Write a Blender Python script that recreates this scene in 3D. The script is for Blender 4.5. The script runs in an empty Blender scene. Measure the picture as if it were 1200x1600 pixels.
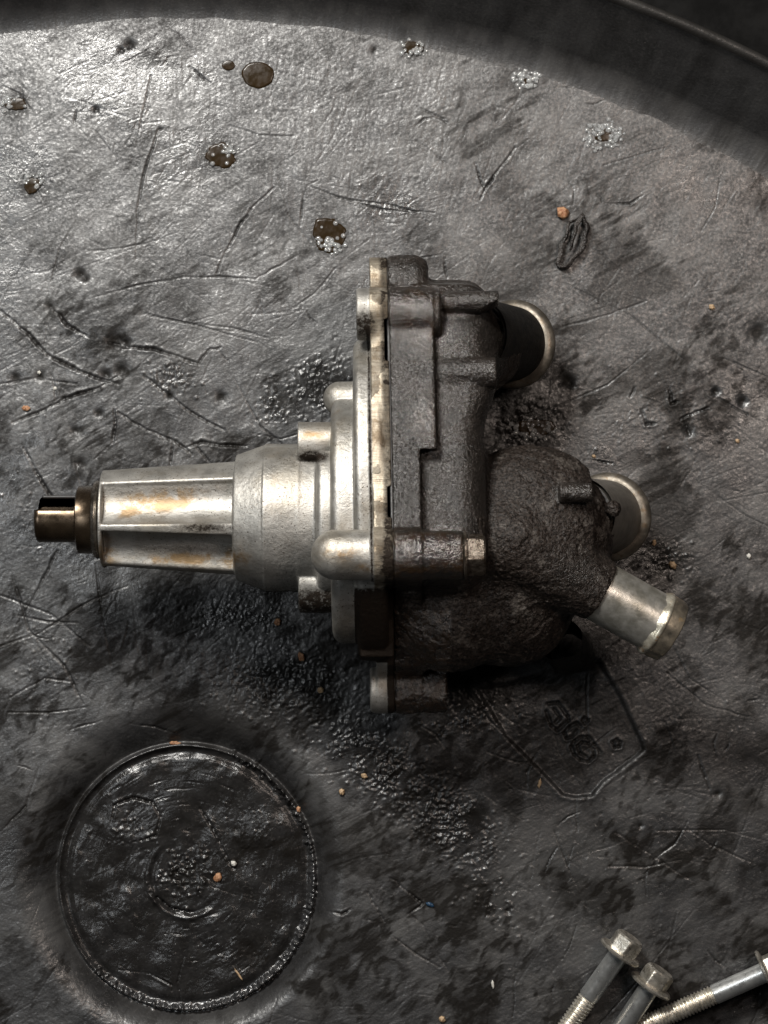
import bpy, math, random
import numpy as np
from mathutils import Vector, Matrix

# ------------------------------------------------------------------ units
S = 0.0002            # metres per "px" of working unit (0.2 mm)
DCAM = 3600.0         # camera height above the tray floor, working units
Z0 = 230.0            # height of the pump axis above the tray floor
KZ = (DCAM - Z0) / DCAM
CU, CV = 600.0, 800.0
V0 = 811.0            # pump axis line (v)
rng = np.random.default_rng(7)
random.seed(7)

scene = bpy.context.scene
C = scene.collection

# ------------------------------------------------------------------ camera
cam_d = bpy.data.cameras.new('camera')
cam = bpy.data.objects.new('camera', cam_d); C.objects.link(cam)
cam.location = (0, 0, DCAM * S)
cam.rotation_euler = (0, 0, 0)
cam_d.sensor_fit = 'VERTICAL'
cam_d.sensor_height = 36.0
cam_d.lens = 36.0 * DCAM / 1600.0
cam_d.clip_start = 0.01
cam_d.clip_end = 50
scene.camera = cam

# ------------------------------------------------------------------ light
world = bpy.data.worlds.new('World'); scene.world = world
world.use_nodes = True
world.node_tree.nodes['Background'].inputs[0].default_value = (0.9, 0.95, 1.0, 1)
world.node_tree.nodes['Background'].inputs[1].default_value = 0.010

def area(name, u, v, z, tu, tv, tz, sx, sy, power, col):
    d = bpy.data.lights.new(name, 'AREA'); d.shape = 'RECTANGLE'
    d.size = sx; d.size_y = sy; d.energy = power; d.color = col
    o = bpy.data.objects.new(name, d); C.objects.link(o)
    o.location = ((u - CU) * S, -(v - CV) * S, z * S)
    t = Vector(((tu - CU) * S, -(tv - CV) * S, tz * S))
    o.rotation_euler = (t - o.location).to_track_quat('-Z', 'Y').to_euler()
    return o
def lamp(name, mu, mv, z, size, power, col):
    """a ceiling lamp whose mirror image in the tray falls at photo pixel (mu, mv)"""
    f = DCAM / (DCAM + z)
    area(name, CU + (mu - CU) / f, CV + (mv - CV) / f, z, 520, 720, 0, size, size * 0.8, power, col)
lamp('shop_lamp', 60, -340, 2600, 0.16, 7.0, (1.0, 0.97, 0.92))
lamp('left_lamp', -260, 760, 2600, 0.16, 0.6, (0.93, 0.97, 1.0))
lamp('warm_lamp', 1250, 330, 2800, 0.16, 1.1, (1.0, 0.83, 0.72))
scene.view_settings.view_transform = 'Standard'
scene.view_settings.look = 'None'
scene.view_settings.exposure = 0.0
scene.view_settings.gamma = 1.0

# ------------------------------------------------------------------ noise
def _hash(*a, seed=0):
    h = np.zeros_like(a[0], dtype=np.uint32) + np.uint32((seed * 2654435761) & 0xffffffff)
    for i, x in enumerate(a):
        h ^= (x.astype(np.int64) & 0xffffffff).astype(np.uint32) * np.uint32([374761393, 668265263, 2147483647][i])
        h = (h ^ (h >> np.uint32(13))) * np.uint32(1274126177)
        h ^= h >> np.uint32(16)
    return (h & np.uint32(0xffffff)).astype(np.float32) / np.float32(0xffffff)
def n2(x, y, seed=0):
    xi = np.floor(x); yi = np.floor(y); fx = (x - xi).astype(np.float32); fy = (y - yi).astype(np.float32)
    xi = xi.astype(np.int64); yi = yi.astype(np.int64)
    fx = fx * fx * (3 - 2 * fx); fy = fy * fy * (3 - 2 * fy)
    a = _hash(xi, yi, seed=seed); b = _hash(xi + 1, yi, seed=seed)
    c = _hash(xi, yi + 1, seed=seed); d = _hash(xi + 1, yi + 1, seed=seed)
    return (a + (b - a) * fx) * (1 - fy) + (c + (d - c) * fx) * fy      # 0..1
def f2(x, y, oct=4, seed=0):
    s = 0; t = 0; a = 1.0
    for o in range(oct):
        s = s + a * n2(x, y, seed + o * 17); t += a; a *= 0.5; x = x * 2.03 + 3.1; y = y * 2.03 + 1.7
    return s / t
def n3(x, y, z, seed=0):
    xi = np.floor(x); yi = np.floor(y); zi = np.floor(z)
    fx, fy, fz = x - xi, y - yi, z - zi
    xi = xi.astype(np.int64); yi = yi.astype(np.int64); zi = zi.astype(np.int64)
    fx = fx * fx * (3 - 2 * fx); fy = fy * fy * (3 - 2 * fy); fz = fz * fz * (3 - 2 * fz)
    def h(i, j, k): return _hash(xi + i, yi + j, zi + k, seed=seed)
    a = h(0,0,0) * (1-fx) + h(1,0,0) * fx; b = h(0,1,0) * (1-fx) + h(1,1,0) * fx
    c = h(0,0,1) * (1-fx) + h(1,0,1) * fx; d = h(0,1,1) * (1-fx) + h(1,1,1) * fx
    return (a * (1-fy) + b * fy) * (1-fz) + (c * (1-fy) + d * fy) * fz
def f3(p, sc, oct=3, seed=0):
    x, y, z = p[:,0]*sc, p[:,1]*sc, p[:,2]*sc
    s = 0; t = 0; a = 1.0
    for o in range(oct):
        s = s + a * n3(x, y, z, seed + o * 13); t += a; a *= 0.5; x = x*2.03+1.3; y = y*2.03+2.1; z = z*2.03+.7
    return s / t
def sstep(a, b, x):
    t = np.clip((x - a) / (b - a), 0, 1); return t * t * (3 - 2 * t)

# ------------------------------------------------------------------ mesh helpers
def mesh_np(name, verts, quads, mat, attrs=None, smooth=True):
    """verts (n,3) world metres, quads (m,4) or (m,3)"""
    me = bpy.data.meshes.new(name)
    k = quads.shape[1]
    me.vertices.add(len(verts)); me.vertices.foreach_set('co', np.ascontiguousarray(verts, dtype=np.float32).ravel())
    me.loops.add(len(quads) * k); me.loops.foreach_set('vertex_index', np.ascontiguousarray(quads, dtype=np.int32).ravel())
    me.polygons.add(len(quads))
    me.polygons.foreach_set('loop_start', np.arange(0, len(quads) * k, k, dtype=np.int32))
    me.update(calc_edges=True)
    me.polygons.foreach_set('use_smooth', np.full(len(quads), smooth))
    for an, av in (attrs or {}).items():
        a = me.attributes.new(an, 'FLOAT', 'POINT'); a.data.foreach_set('value', np.ascontiguousarray(av, dtype=np.float32))
    me.materials.append(mat)
    me.update()
    return me
def link(name, me, parent=None, **props):
    o = bpy.data.objects.new(name, me); C.objects.link(o)
    if parent is not None: o.parent = parent
    for k, v in props.items(): o[k] = v
    return o
def floor_pt(u, v, z=0.0):
    """point seen at photo pixel (u,v) lying z units above the floor -> metres"""
    k = (DCAM - z) / DCAM
    return np.array([(u - CU) * k * S, -(v - CV) * k * S, z * S])
PUMP_LOC = np.array([0.02, -0.002, 0.0])
def warp(p):
    """pump coordinates (u, v, w about its axis) -> metres relative to the pump's root"""
    p = np.asarray(p, dtype=np.float64)
    u = p[..., 0] + 0.018 * (p[..., 1] - V0) * sstep(470, 580, p[..., 0])
    out = np.stack([(u - CU) * KZ * S, -(p[..., 1] - CV) * KZ * S, (p[..., 2] * KZ + Z0) * S], -1)
    return out - PUMP_LOC
def ob(u, v, w):
    """where a feature seen at (u,v) sits in pump coordinates when it is w above the axis"""
    f = 1 - w * KZ / (DCAM - Z0)
    v2 = CV + (v - CV) * f; u2 = CU + (u - CU) * f
    u2 -= 0.018 * (v2 - V0) * float(sstep(470, 580, np.float64(u2)))
    return np.array([u2, v2, w])
def lathe(prof, n=64, rfun=None):
    """prof [(x, r)] about +x ; returns verts, quads"""
    th = np.linspace(0, 2 * np.pi, n, endpoint=False)
    P = np.array(prof, dtype=float); m = len(P)
    X = np.repeat(P[:, 0], n).reshape(m, n); R = np.repeat(P[:, 1], n).reshape(m, n)
    T = np.tile(th, (m, 1))
    if rfun is not None: R = rfun(X, R, T)
    V = np.stack([X, R * np.cos(T), R * np.sin(T)], -1).reshape(-1, 3)
    i = np.arange(m - 1)[:, None]; j = np.arange(n)[None]
    a = i * n + j; b = i * n + (j + 1) % n
    Q = np.stack([a, b, b + n, a + n], -1).reshape(-1, 4)
    return V, Q
def frame(V, origin, d, up=(0, 0, 1)):
    """rotate lathe verts (axis x) so that x runs along d, placed at origin (pump / px space, v down)"""
    d = np.array(d, float); d /= np.linalg.norm(d)
    up = np.array(up, float)
    if abs(np.dot(up, d)) > 0.97: up = np.array([0, 1.0, 0])
    y = up - np.dot(up, d) * d; y /= np.linalg.norm(y)
    z = np.cross(d, y)
    return origin + V[:, :1] * d + V[:, 1:2] * y + V[:, 2:3] * z

# ------------------------------------------------------------------ materials
class NT:
    def __init__(self, name):
        self.m = bpy.data.materials.new(name); self.m.use_nodes = True
        self.t = self.m.node_tree; self.b = self.t.nodes['Principled BSDF']
        self.tc = self.t.nodes.new('ShaderNodeTexCoord')
        mp = self.t.nodes.new('ShaderNodeVectorMath'); mp.operation = 'SCALE'; mp.inputs['Scale'].default_value = 1 / S
        self.L(self.tc.outputs['Object'], mp.inputs[0]); self.vec = mp.outputs[0]
    def L(self, a, b): self.t.links.new(a, b)
    def put(self, sock, v):
        if isinstance(v, bpy.types.NodeSocket): self.L(v, sock)
        elif isinstance(v, (tuple, list)): sock.default_value = tuple(v) + ((1,) if len(v) == 3 and sock.type == 'RGBA' else ())
        else: sock.default_value = v
    def noise(self, scale, detail=4, rough=0.6, vec=None, dist=0.0):
        n = self.t.nodes.new('ShaderNodeTexNoise'); n.inputs['Scale'].default_value = scale
        n.inputs['Detail'].default_value = detail; n.inputs['Roughness'].default_value = rough; n.inputs['Distortion'].default_value = dist
        self.L(vec or self.vec, n.inputs['Vector']); return n.outputs['Fac']
    def voro(self, scale, vec=None, feature='F1'):
        n = self.t.nodes.new('ShaderNodeTexVoronoi'); n.feature = feature; n.inputs['Scale'].default_value = scale
        self.L(vec or self.vec, n.inputs['Vector']); return n.outputs['Distance']
    def stretch(self, sx, sy, sz, rz=0):
        n = self.t.nodes.new('ShaderNodeMapping'); n.inputs['Scale'].default_value = (sx, sy, sz)
        n.inputs['Rotation'].default_value = (0, 0, rz)
        self.L(self.vec, n.inputs['Vector']); return n.outputs[0]
    def attr(self, name):
        n = self.t.nodes.new('ShaderNodeAttribute'); n.attribute_name = name; return n.outputs['Fac']
    def ramp(self, fac, *stops):
        n = self.t.nodes.new('ShaderNodeMapRange'); n.interpolation_type = 'SMOOTHSTEP'
        a, b, c, d = stops
        n.inputs['From Min'].default_value = a; n.inputs['From Max'].default_value = b
        n.inputs['To Min'].default_value = c; n.inputs['To Max'].default_value = d
        self.put(n.inputs['Value'], fac); return n.outputs['Result']
    def math(self, op, a, b=0.0, clamp=False):
        n = self.t.nodes.new('ShaderNodeMath'); n.operation = op; n.use_clamp = clamp
        self.put(n.inputs[0], a); self.put(n.inputs[1], b); return n.outputs[0]
    def mix(self, fac, a, b):
        n = self.t.nodes.new('ShaderNodeMix'); n.data_type = 'RGBA'
        self.put(n.inputs[0], fac); self.put(n.inputs[6], a); self.put(n.inputs[7], b); return n.outputs[2]
    def bump(self, h, strength, dist, normal=None):
        n = self.t.nodes.new('ShaderNodeBump'); n.inputs['Strength'].default_value = strength
        n.inputs['Distance'].default_value = dist * S
        self.put(n.inputs['Height'], h)
        if normal is not None: self.L(normal, n.inputs['Normal'])
        return n.outputs[0]
    def set(self, **k):
        names = dict(color='Base Color', rough='Roughness', metal='Metallic', normal='Normal', spec='Specular IOR Level',
                     coat='Coat Weight', coatr='Coat Roughness', trans='Transmission Weight', ior='IOR')
        for a, v in k.items(): self.put(self.b.inputs[names[a]], v)
        return self.m

def mat_tray():
    n = NT('worn_black_plastic')
    wet, dirt, wear_lift = n.attr('wet'), n.attr('dirt'), n.attr('wear_lift')  # dirt also carries painted falloff and slope shade, the last one the wall's lift
    mid = n.noise(0.03, 6, 0.7); fine = n.noise(0.20, 4, 0.7)
    base = n.mix(n.ramp(mid, 0.35, 0.68, 0, 1), (0.012, 0.012, 0.0125), (0.034, 0.034, 0.035))
    base = n.mix(wear_lift, base, (0.085, 0.084, 0.082))
    base = n.mix(n.ramp(fine, 0.52, 0.72, 0, 0.5), base, (0.085, 0.083, 0.08))
    base = n.mix(n.ramp(dirt, 0, 1, 0, 0.92), base, (0.008, 0.007, 0.006))
    ro = n.math('ADD', n.ramp(mid, 0.3, 0.7, 0.50, 0.36), n.ramp(fine, 0.32, 0.68, 0.12, -0.10))
    ro = n.math('MULTIPLY', ro, n.ramp(wet, 0, 1, 1.0, 0.42))
    nb = n.bump(n.noise(0.24, 3, 0.7), 1.0, 0.62)
    nb = n.bump(n.noise(0.07, 5, 0.7, dist=0.6), 1.0, 0.6, nb)
    return n.set(color=base, rough=ro, normal=nb, spec=n.math('MULTIPLY', n.ramp(dirt, 0, 1, 0.85, 0.16), n.ramp(fine, 0.3, 0.7, 0.6, 1.35)))
def mat_cast():
    n = NT('cast_aluminium')
    grime_shade, stain, mach = n.attr('grime_shade'), n.attr('stain'), n.attr('machined')
    a = n.noise(0.03, 5, 0.65); sp = n.noise(0.33, 3, 0.75); sc = n.noise(0.9, 2, 0.5)
    base = n.mix(n.ramp(a, 0.3, 0.7, 0, 1), (0.28, 0.271, 0.25), (0.41, 0.398, 0.37))
    base = n.mix(n.math('MULTIPLY', n.ramp(sp, 0.57, 0.66, 0, 0.8), n.ramp(n.noise(0.018, 3), 0.35, 0.6, 0.3, 1)), base, (0.07, 0.05, 0.032))
    dots = n.ramp(n.voro(0.17), 0.10, 0.22, 1, 0)
    dots = n.math('MULTIPLY', dots, n.ramp(n.noise(0.022, 4, 0.6), 0.42, 0.62, 0.0, 1))
    base = n.mix(dots, base, (0.045, 0.032, 0.022))
    base = n.mix(n.ramp(n.noise(0.012, 4, 0.65), 0.45, 0.68, 0, 0.45), base, (0.22, 0.185, 0.13))
    ml = n.noise(0.10, 5, 0.7, n.stretch(0.25, 3.2, 1))
    gold = n.mix(n.math('MULTIPLY', n.ramp(ml, 0.3, 0.6, 0.45, 1), n.ramp(n.noise(0.03, 5, 0.7), 0.38, 0.58, 0.1, 1)), (0.12, 0.09, 0.058), (0.42, 0.375, 0.30))
    base = n.mix(mach, base, gold)
    st = n.math('MULTIPLY', stain, n.ramp(n.noise(0.04, 4, 0.65), 0.32, 0.66, 0, 1), True)
    base = n.mix(n.ramp(st, 0, 1, 0, 0.72), base, (0.22, 0.125, 0.035))
    g = n.math('MULTIPLY', grime_shade, n.ramp(n.noise(0.12, 6, 0.8), 0.22, 0.72, 0.25, 1.7), True)
    base = n.mix(g, base, (0.014, 0.010, 0.007))
    met = n.ramp(g, 0, 1, 0.82, 0.05)
    ro = n.math('ADD', n.ramp(a, 0.3, 0.7, 0.42, 0.52), n.ramp(mach, 0, 1, 0, -0.03))
    nb = n.bump(n.noise(0.5, 3, 0.7), 0.5, 0.9)
    nb = n.bump(n.math('MULTIPLY', g, n.noise(0.15, 4, 0.7)), 1.0, 2.5, nb)
    nb = n.bump(n.math('MULTIPLY', ml, mach), 0.6, 1.5, nb)
    ro = n.math('ADD', ro, n.math('MULTIPLY', g, 0.2))
    return n.set(color=base, rough=ro, metal=met, normal=nb, spec=n.ramp(g, 0, 1, 0.5, 0.12))
def mat_oily():
    n = NT('oily_black_casting')
    crust, wet = n.attr('crust'), n.attr('wet')
    a = n.noise(0.02, 4, 0.6); f = n.noise(0.28, 5, 0.75); m = n.noise(0.07, 4, 0.6)
    base = n.mix(n.ramp(a, 0.35, 0.65, 0, 1), (0.008, 0.007, 0.006), (0.018, 0.015, 0.013))
    base = n.mix(n.ramp(f, 0.52, 0.66, 0, 0.7), base, (0.034, 0.028, 0.024))
    cr = n.mix(n.ramp(f, 0.40, 0.62, 0, 1), (0.005, 0.0038, 0.003), (0.030, 0.023, 0.019))
    cr = n.mix(n.math('MULTIPLY', n.ramp(n.noise(0.03, 5, 0.7), 0.55, 0.62, 0, 0.8), n.ramp(f, 0.4, 0.55, 0.3, 1)), cr, (0.075, 0.066, 0.058))
    base = n.mix(crust, base, cr)
    base = n.mix(n.math('MULTIPLY', wet, n.ramp(m, 0.4, 0.6, 0, 1), True), base, (0.020, 0.011, 0.005))
    ro = n.math('ADD', n.ramp(m, 0.35, 0.7, 0.13, 0.30), n.math('MULTIPLY', crust, 0.25))
    ro = n.math('SUBTRACT', ro, n.math('MULTIPLY', wet, 0.16))
    nb = n.bump(n.noise(0.40, 3, 0.7), 1.0, 0.9)
    nb = n.bump(n.noise(0.17, 3, 0.7), 1.0, 2.6, nb)
    nb = n.bump(n.noise(0.07, 4, 0.7), 1.0, 1.8, nb)
    return n.set(color=base, rough=ro, normal=nb, metal=0.0, spec=n.math('ADD', n.math('MULTIPLY', n.ramp(crust, 0, 1, 0.50, 0.24), n.ramp(f, 0.35, 0.65, 0.6, 1.3)), n.math('MULTIPLY', wet, 0.5)))
def simple(name, col, col2, rough, metal=0.0, ns=0.08, bs=0.4, bd=0.8, spec=0.5, dirt=None, st=None):
    n = NT(name)
    vec = n.stretch(*st) if st else None
    a = n.noise(ns, 5, 0.65, vec)
    base = n.mix(n.ramp(a, 0.35, 0.65, 0, 1), col, col2)
    if dirt: base = n.mix(n.ramp(n.noise(ns * 1.7, 4, 0.7), 0.55, 0.66, 0, 0.85), base, dirt)
    ro = n.ramp(n.noise(ns * 2.3, 4, 0.7), 0.3, 0.7, max(0.03, rough - 0.08), rough + 0.08)
    return n.set(color=base, rough=ro, metal=metal, normal=n.bump(n.noise(ns * 5, 3, 0.6, vec), bs, bd), spec=spec)

M_TRAY = mat_tray(); M_CAST = mat_cast(); M_OILY = mat_oily()
M_SHAFT = simple('brown_filmed_steel', (0.045, 0.032, 0.021), (0.080, 0.058, 0.038), 0.26, 0.85, 0.03, 0.15, 0.5)
M_RING = simple('oiled_bright_steel', (0.16, 0.13, 0.10), (0.34, 0.31, 0.27), 0.22, 0.95, 0.05, 0.3, 0.6)
M_TUBE = simple('zinc_steel', (0.30, 0.29, 0.25), (0.50, 0.49, 0.45), 0.36, 0.8, 0.035, 0.35, 0.8)
M_TUBED = simple('dull_grey_steel', (0.14, 0.13, 0.115), (0.22, 0.205, 0.18), 0.42, 0.7, 0.03, 0.3, 0.6)
M_BEAD = simple('worn_steel_bead', (0.10, 0.088, 0.072), (0.20, 0.178, 0.148), 0.45, 0.75, 0.04, 0.3, 0.6, dirt=(0.12, 0.09, 0.06))
M_LIP = simple('bright_worn_lip', (0.36, 0.33, 0.26), (0.60, 0.57, 0.48), 0.34, 0.75, 0.05, 0.5, 1.0, dirt=(0.30, 0.14, 0.04))
M_STUB = simple('stained_pipe_end', (0.10, 0.09, 0.075), (0.30, 0.26, 0.20), 0.38, 0.75, 0.03, 0.4, 1.0, dirt=(0.40, 0.30, 0.18))
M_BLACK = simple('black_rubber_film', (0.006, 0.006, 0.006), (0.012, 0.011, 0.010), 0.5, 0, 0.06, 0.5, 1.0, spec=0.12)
M_BOLT = simple('bright_zinc', (0.62, 0.63, 0.62), (0.78, 0.79, 0.77), 0.33, 0.9, 0.03, 0.25, 0.5)
M_THREAD = simple('zinc_thread', (0.55, 0.52, 0.45), (0.80, 0.77, 0.70), 0.40, 0.9, 0.08, 0.3, 0.6, dirt=(0.10, 0.08, 0.05))
M_HEAD = simple('dirty_zinc_head', (0.30, 0.28, 0.24), (0.58, 0.55, 0.49), 0.33, 0.8, 0.06, 0.5, 1.0, dirt=(0.05, 0.04, 0.03))
M_OILBOLT = simple('oil_covered_steel', (0.035, 0.025, 0.016), (0.13, 0.11, 0.09), 0.20, 0.7, 0.09, 0.7, 1.6)
M_RUST = simple('rusty_scale', (0.26, 0.13, 0.05), (0.50, 0.40, 0.26), 0.6, 0.1, 0.12, 0.8, 2)
M_OIL = simple('brown_oil', (0.016, 0.010, 0.004), (0.020, 0.012, 0.005), 0.22, 0, 0.05, 0.1, 0.3, spec=0.22)
M_WATER = NT('water_bead').set(color=(0.9, 0.92, 0.92), rough=0.06, trans=0.82, ior=1.5)
M_CRUMB = simple('orange_grit', (0.20, 0.08, 0.035), (0.38, 0.22, 0.12), 0.6, 0, 0.2, 0.6, 1)
M_TAN = simple('tan_grit', (0.24, 0.16, 0.09), (0.42, 0.30, 0.18), 0.55, 0, 0.2, 0.6, 1)
M_WHITE = simple('pale_grit', (0.35, 0.34, 0.31), (0.55, 0.54, 0.50), 0.4, 0, 0.2, 0.5, 1)
M_BLUE = simple('blue_paint_chip', (0.01, 0.03, 0.06), (0.015, 0.045, 0.09), 0.4)
M_RUBBER = simple('black_scrap', (0.012, 0.010, 0.009), (0.035, 0.030, 0.027), 0.28, 0, 0.07, 0.9, 3)
M_GASKET = simple('dark_gasket', (0.006, 0.006, 0.006), (0.015, 0.013, 0.012), 0.5)
M_GROUND = simple('dark_shop_ground', (0.001, 0.001, 0.001), (0.003, 0.003, 0.003), 0.9, 0, 0.01, 0.3, 2, spec=0.2)

# ------------------------------------------------------------------ tray floor (setting)
TC = np.array([277.0, 1884.0]); TR = 1870.0
def axis_coords(lo, hi, a, b, h, hc):
    return np.concatenate([np.arange(lo, a, hc), np.arange(a, b, h), np.arange(b, hi + hc, hc)])
xs = axis_coords(TC[0] - 1905, TC[0] + 1905, -24, 1224, 1.62, 26)
ys = axis_coords(TC[1] - 1905, TC[1] + 1905, -24, 1624, 1.62, 26)
X, Y = np.meshgrid(xs, ys)
ix0 = int(np.searchsorted(xs, -24)); iy0 = int(np.searchsorted(ys, -24)); HS = 1.62
X = X.astype(np.float32); Y = Y.astype(np.float32)
RT = np.hypot(X - TC[0], Y - TC[1]); TH = np.arctan2(X - TC[0], TC[1] - Y)
H = (f2(X / 170, Y / 170, 3, 1) - 0.5) * 5.0
H += (f2(X / 26, Y / 26, 3, 5) - 0.5) * 1.6
Hm = f2(X / 90, Y / 90, 3, 9)
# fine brushing: radial strokes near the wall, slanting strokes elsewhere
st1 = n2(TH * TR / 3.0, RT / 34.0, 21) + 0.6 * n2(TH * TR / 6.0, RT / 60.0, 22)
a2 = math.radians(28); xr = X * math.cos(a2) - Y * math.sin(a2); yr = X * math.sin(a2) + Y * math.cos(a2)
st2 = n2(yr / 3.0, xr / 30.0, 23) + 0.6 * n2(yr / 5.5, xr / 60.0, 24)
wrad = sstep(1250, 1750, RT)
H += ((st1 - 0.8) * wrad + (st2 - 0.8) * (1 - wrad)) * 0.27 * (0.3 + 1.2 * Hm)
H += (f2(X / 4.5, Y / 4.5, 2, 31) - 0.5) * 0.7 * sstep(0.3, 0.75, f2(X / 120, Y / 120, 3, 33))
WET = np.zeros_like(H); DIRT_SHADE = np.zeros_like(H); WEAR = np.zeros_like(H)
wx = X + 30 * f2(X / 50, Y / 50, 3, 46); wy = Y + 30 * f2(X / 50, Y / 50, 3, 47)
DIRT_SHADE += 0.50 * sstep(0.42, 0.66, f2(wx / 75, wy / 75, 6, 41)) * (0.45 + 0.75 * sstep(200, 1100, Y + 0.4 * X))  # smeared residue, heavier to the lower right to paint in the light's falloff
DIRT_SHADE += 0.60 * sstep(0.40, 0.74, f2((wx + wy) / 10, (wx - wy) / 22, 6, 42)) * (0.5 + 0.5 * sstep(150, 900, Y)) * sstep(0.30, 0.58, f2(wx / 90, wy / 90, 3, 48))
DIRT_SHADE += 0.30 * sstep(0.5, 0.7, f2(yr / 7, xr / 60, 4, 49)) * sstep(0.4, 0.6, f2(X / 130, Y / 130, 3, 50))
WEAR += 0.6 * sstep(0.35, 0.75, f2(X / 70, Y / 50, 6, 43)) * (0.6 + 0.4 * sstep(0.2, 0.9, st1 * wrad + st2 * (1 - wrad) - 0.2))
WET += 0.6 * sstep(0.5, 0.7, f2(X / 150, Y / 150, 3, 45))

def win(u, v, r):
    i0 = max(0, int((v - r + 24) / HS)) + iy0; i1 = int((v + r + 24) / HS) + 2 + iy0
    j0 = max(0, int((u - r + 24) / HS)) + ix0; j1 = int((u + r + 24) / HS) + 2 + ix0
    return slice(i0, i1), slice(j0, j1)
def seg(u0, v0, u1, v1, wd, dep, dirt=0.6, berm=0.35):
    r = max(abs(u1 - u0), abs(v1 - v0)) / 2 + wd * 3 + 2
    s = win((u0 + u1) / 2, (v0 + v1) / 2, r)
    x = X[s] - u0; y = Y[s] - v0
    if x.size == 0: return
    dx, dy = u1 - u0, v1 - v0; L2 = dx * dx + dy * dy + 1e-6
    t = np.clip((x * dx + y * dy) / L2, 0, 1)
    d = np.hypot(x - t * dx, y - t * dy)
    g = np.exp(-(d / wd) ** 2)
    H[s] -= dep * g - dep * berm * np.exp(-((d - wd * 2) / wd) ** 2)
    DIRT_SHADE[s] = np.maximum(DIRT_SHADE[s], dirt * g)
def scratch(pts, wd, dep, dirt=0.6, jit=1.5, n=5, taper=True):
    P = [np.array(p, float) for p in pts]; out = []
    for a, b in zip(P[:-1], P[1:]):
        for k in range(n):
            out.append(a + (b - a) * k / n + rng.normal(0, jit * 0.45, 2) * (k > 0))
    out.append(P[-1]); m = len(out) - 1
    w1 = rng.uniform(0, 6.28); w2 = rng.uniform(0.5, 1.1)
    for k in range(m):
        f = (0.45 + 0.55 * math.sin(math.pi * (k + 0.5) / m)) if taper else 1
        f *= 0.85 + 0.35 * math.sin(k * w2 + w1)
        seg(*out[k], *out[k + 1], wd * (0.42 + 0.3 * f), dep * f * 0.8, dirt * min(1, f), 0.12)
# random light scratches
for k in range(1500):
    u, v = rng.uniform(-20, 1220), rng.uniform(-20, 1620)
    L = rng.exponential(26) + 8; a = rng.choice([rng.uniform(0, 3.14), rng.normal(0.35, 0.3), rng.normal(1.9, 0.3)])
    cu = rng.normal(0, 0.35)
    p = [(u, v), (u + L * math.cos(a), v + L * math.sin(a)), (u + L * math.cos(a) + L * math.cos(a + cu), v + L * math.sin(a) + L * math.sin(a + cu))]
    strong = rng.random() < 0.09
    scratch(p, rng.uniform(1.0, 1.8), rng.uniform(0.2, 0.65) if not strong else rng.uniform(1.6, 2.8), 0.85 if strong else 0.25, 0.8, 2)
for k in range(1100):       # fine scuffs, mostly along the wear
    u, v = rng.uniform(-20, 1220), rng.uniform(-20, 1620); L = rng.exponential(35) + 10; a = rng.normal(-0.5, 0.5)
    seg(u, v, u + L * math.cos(a), v + L * math.sin(a), 0.9, rng.uniform(0.15, 0.5), 0.0, 0.3)
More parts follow.
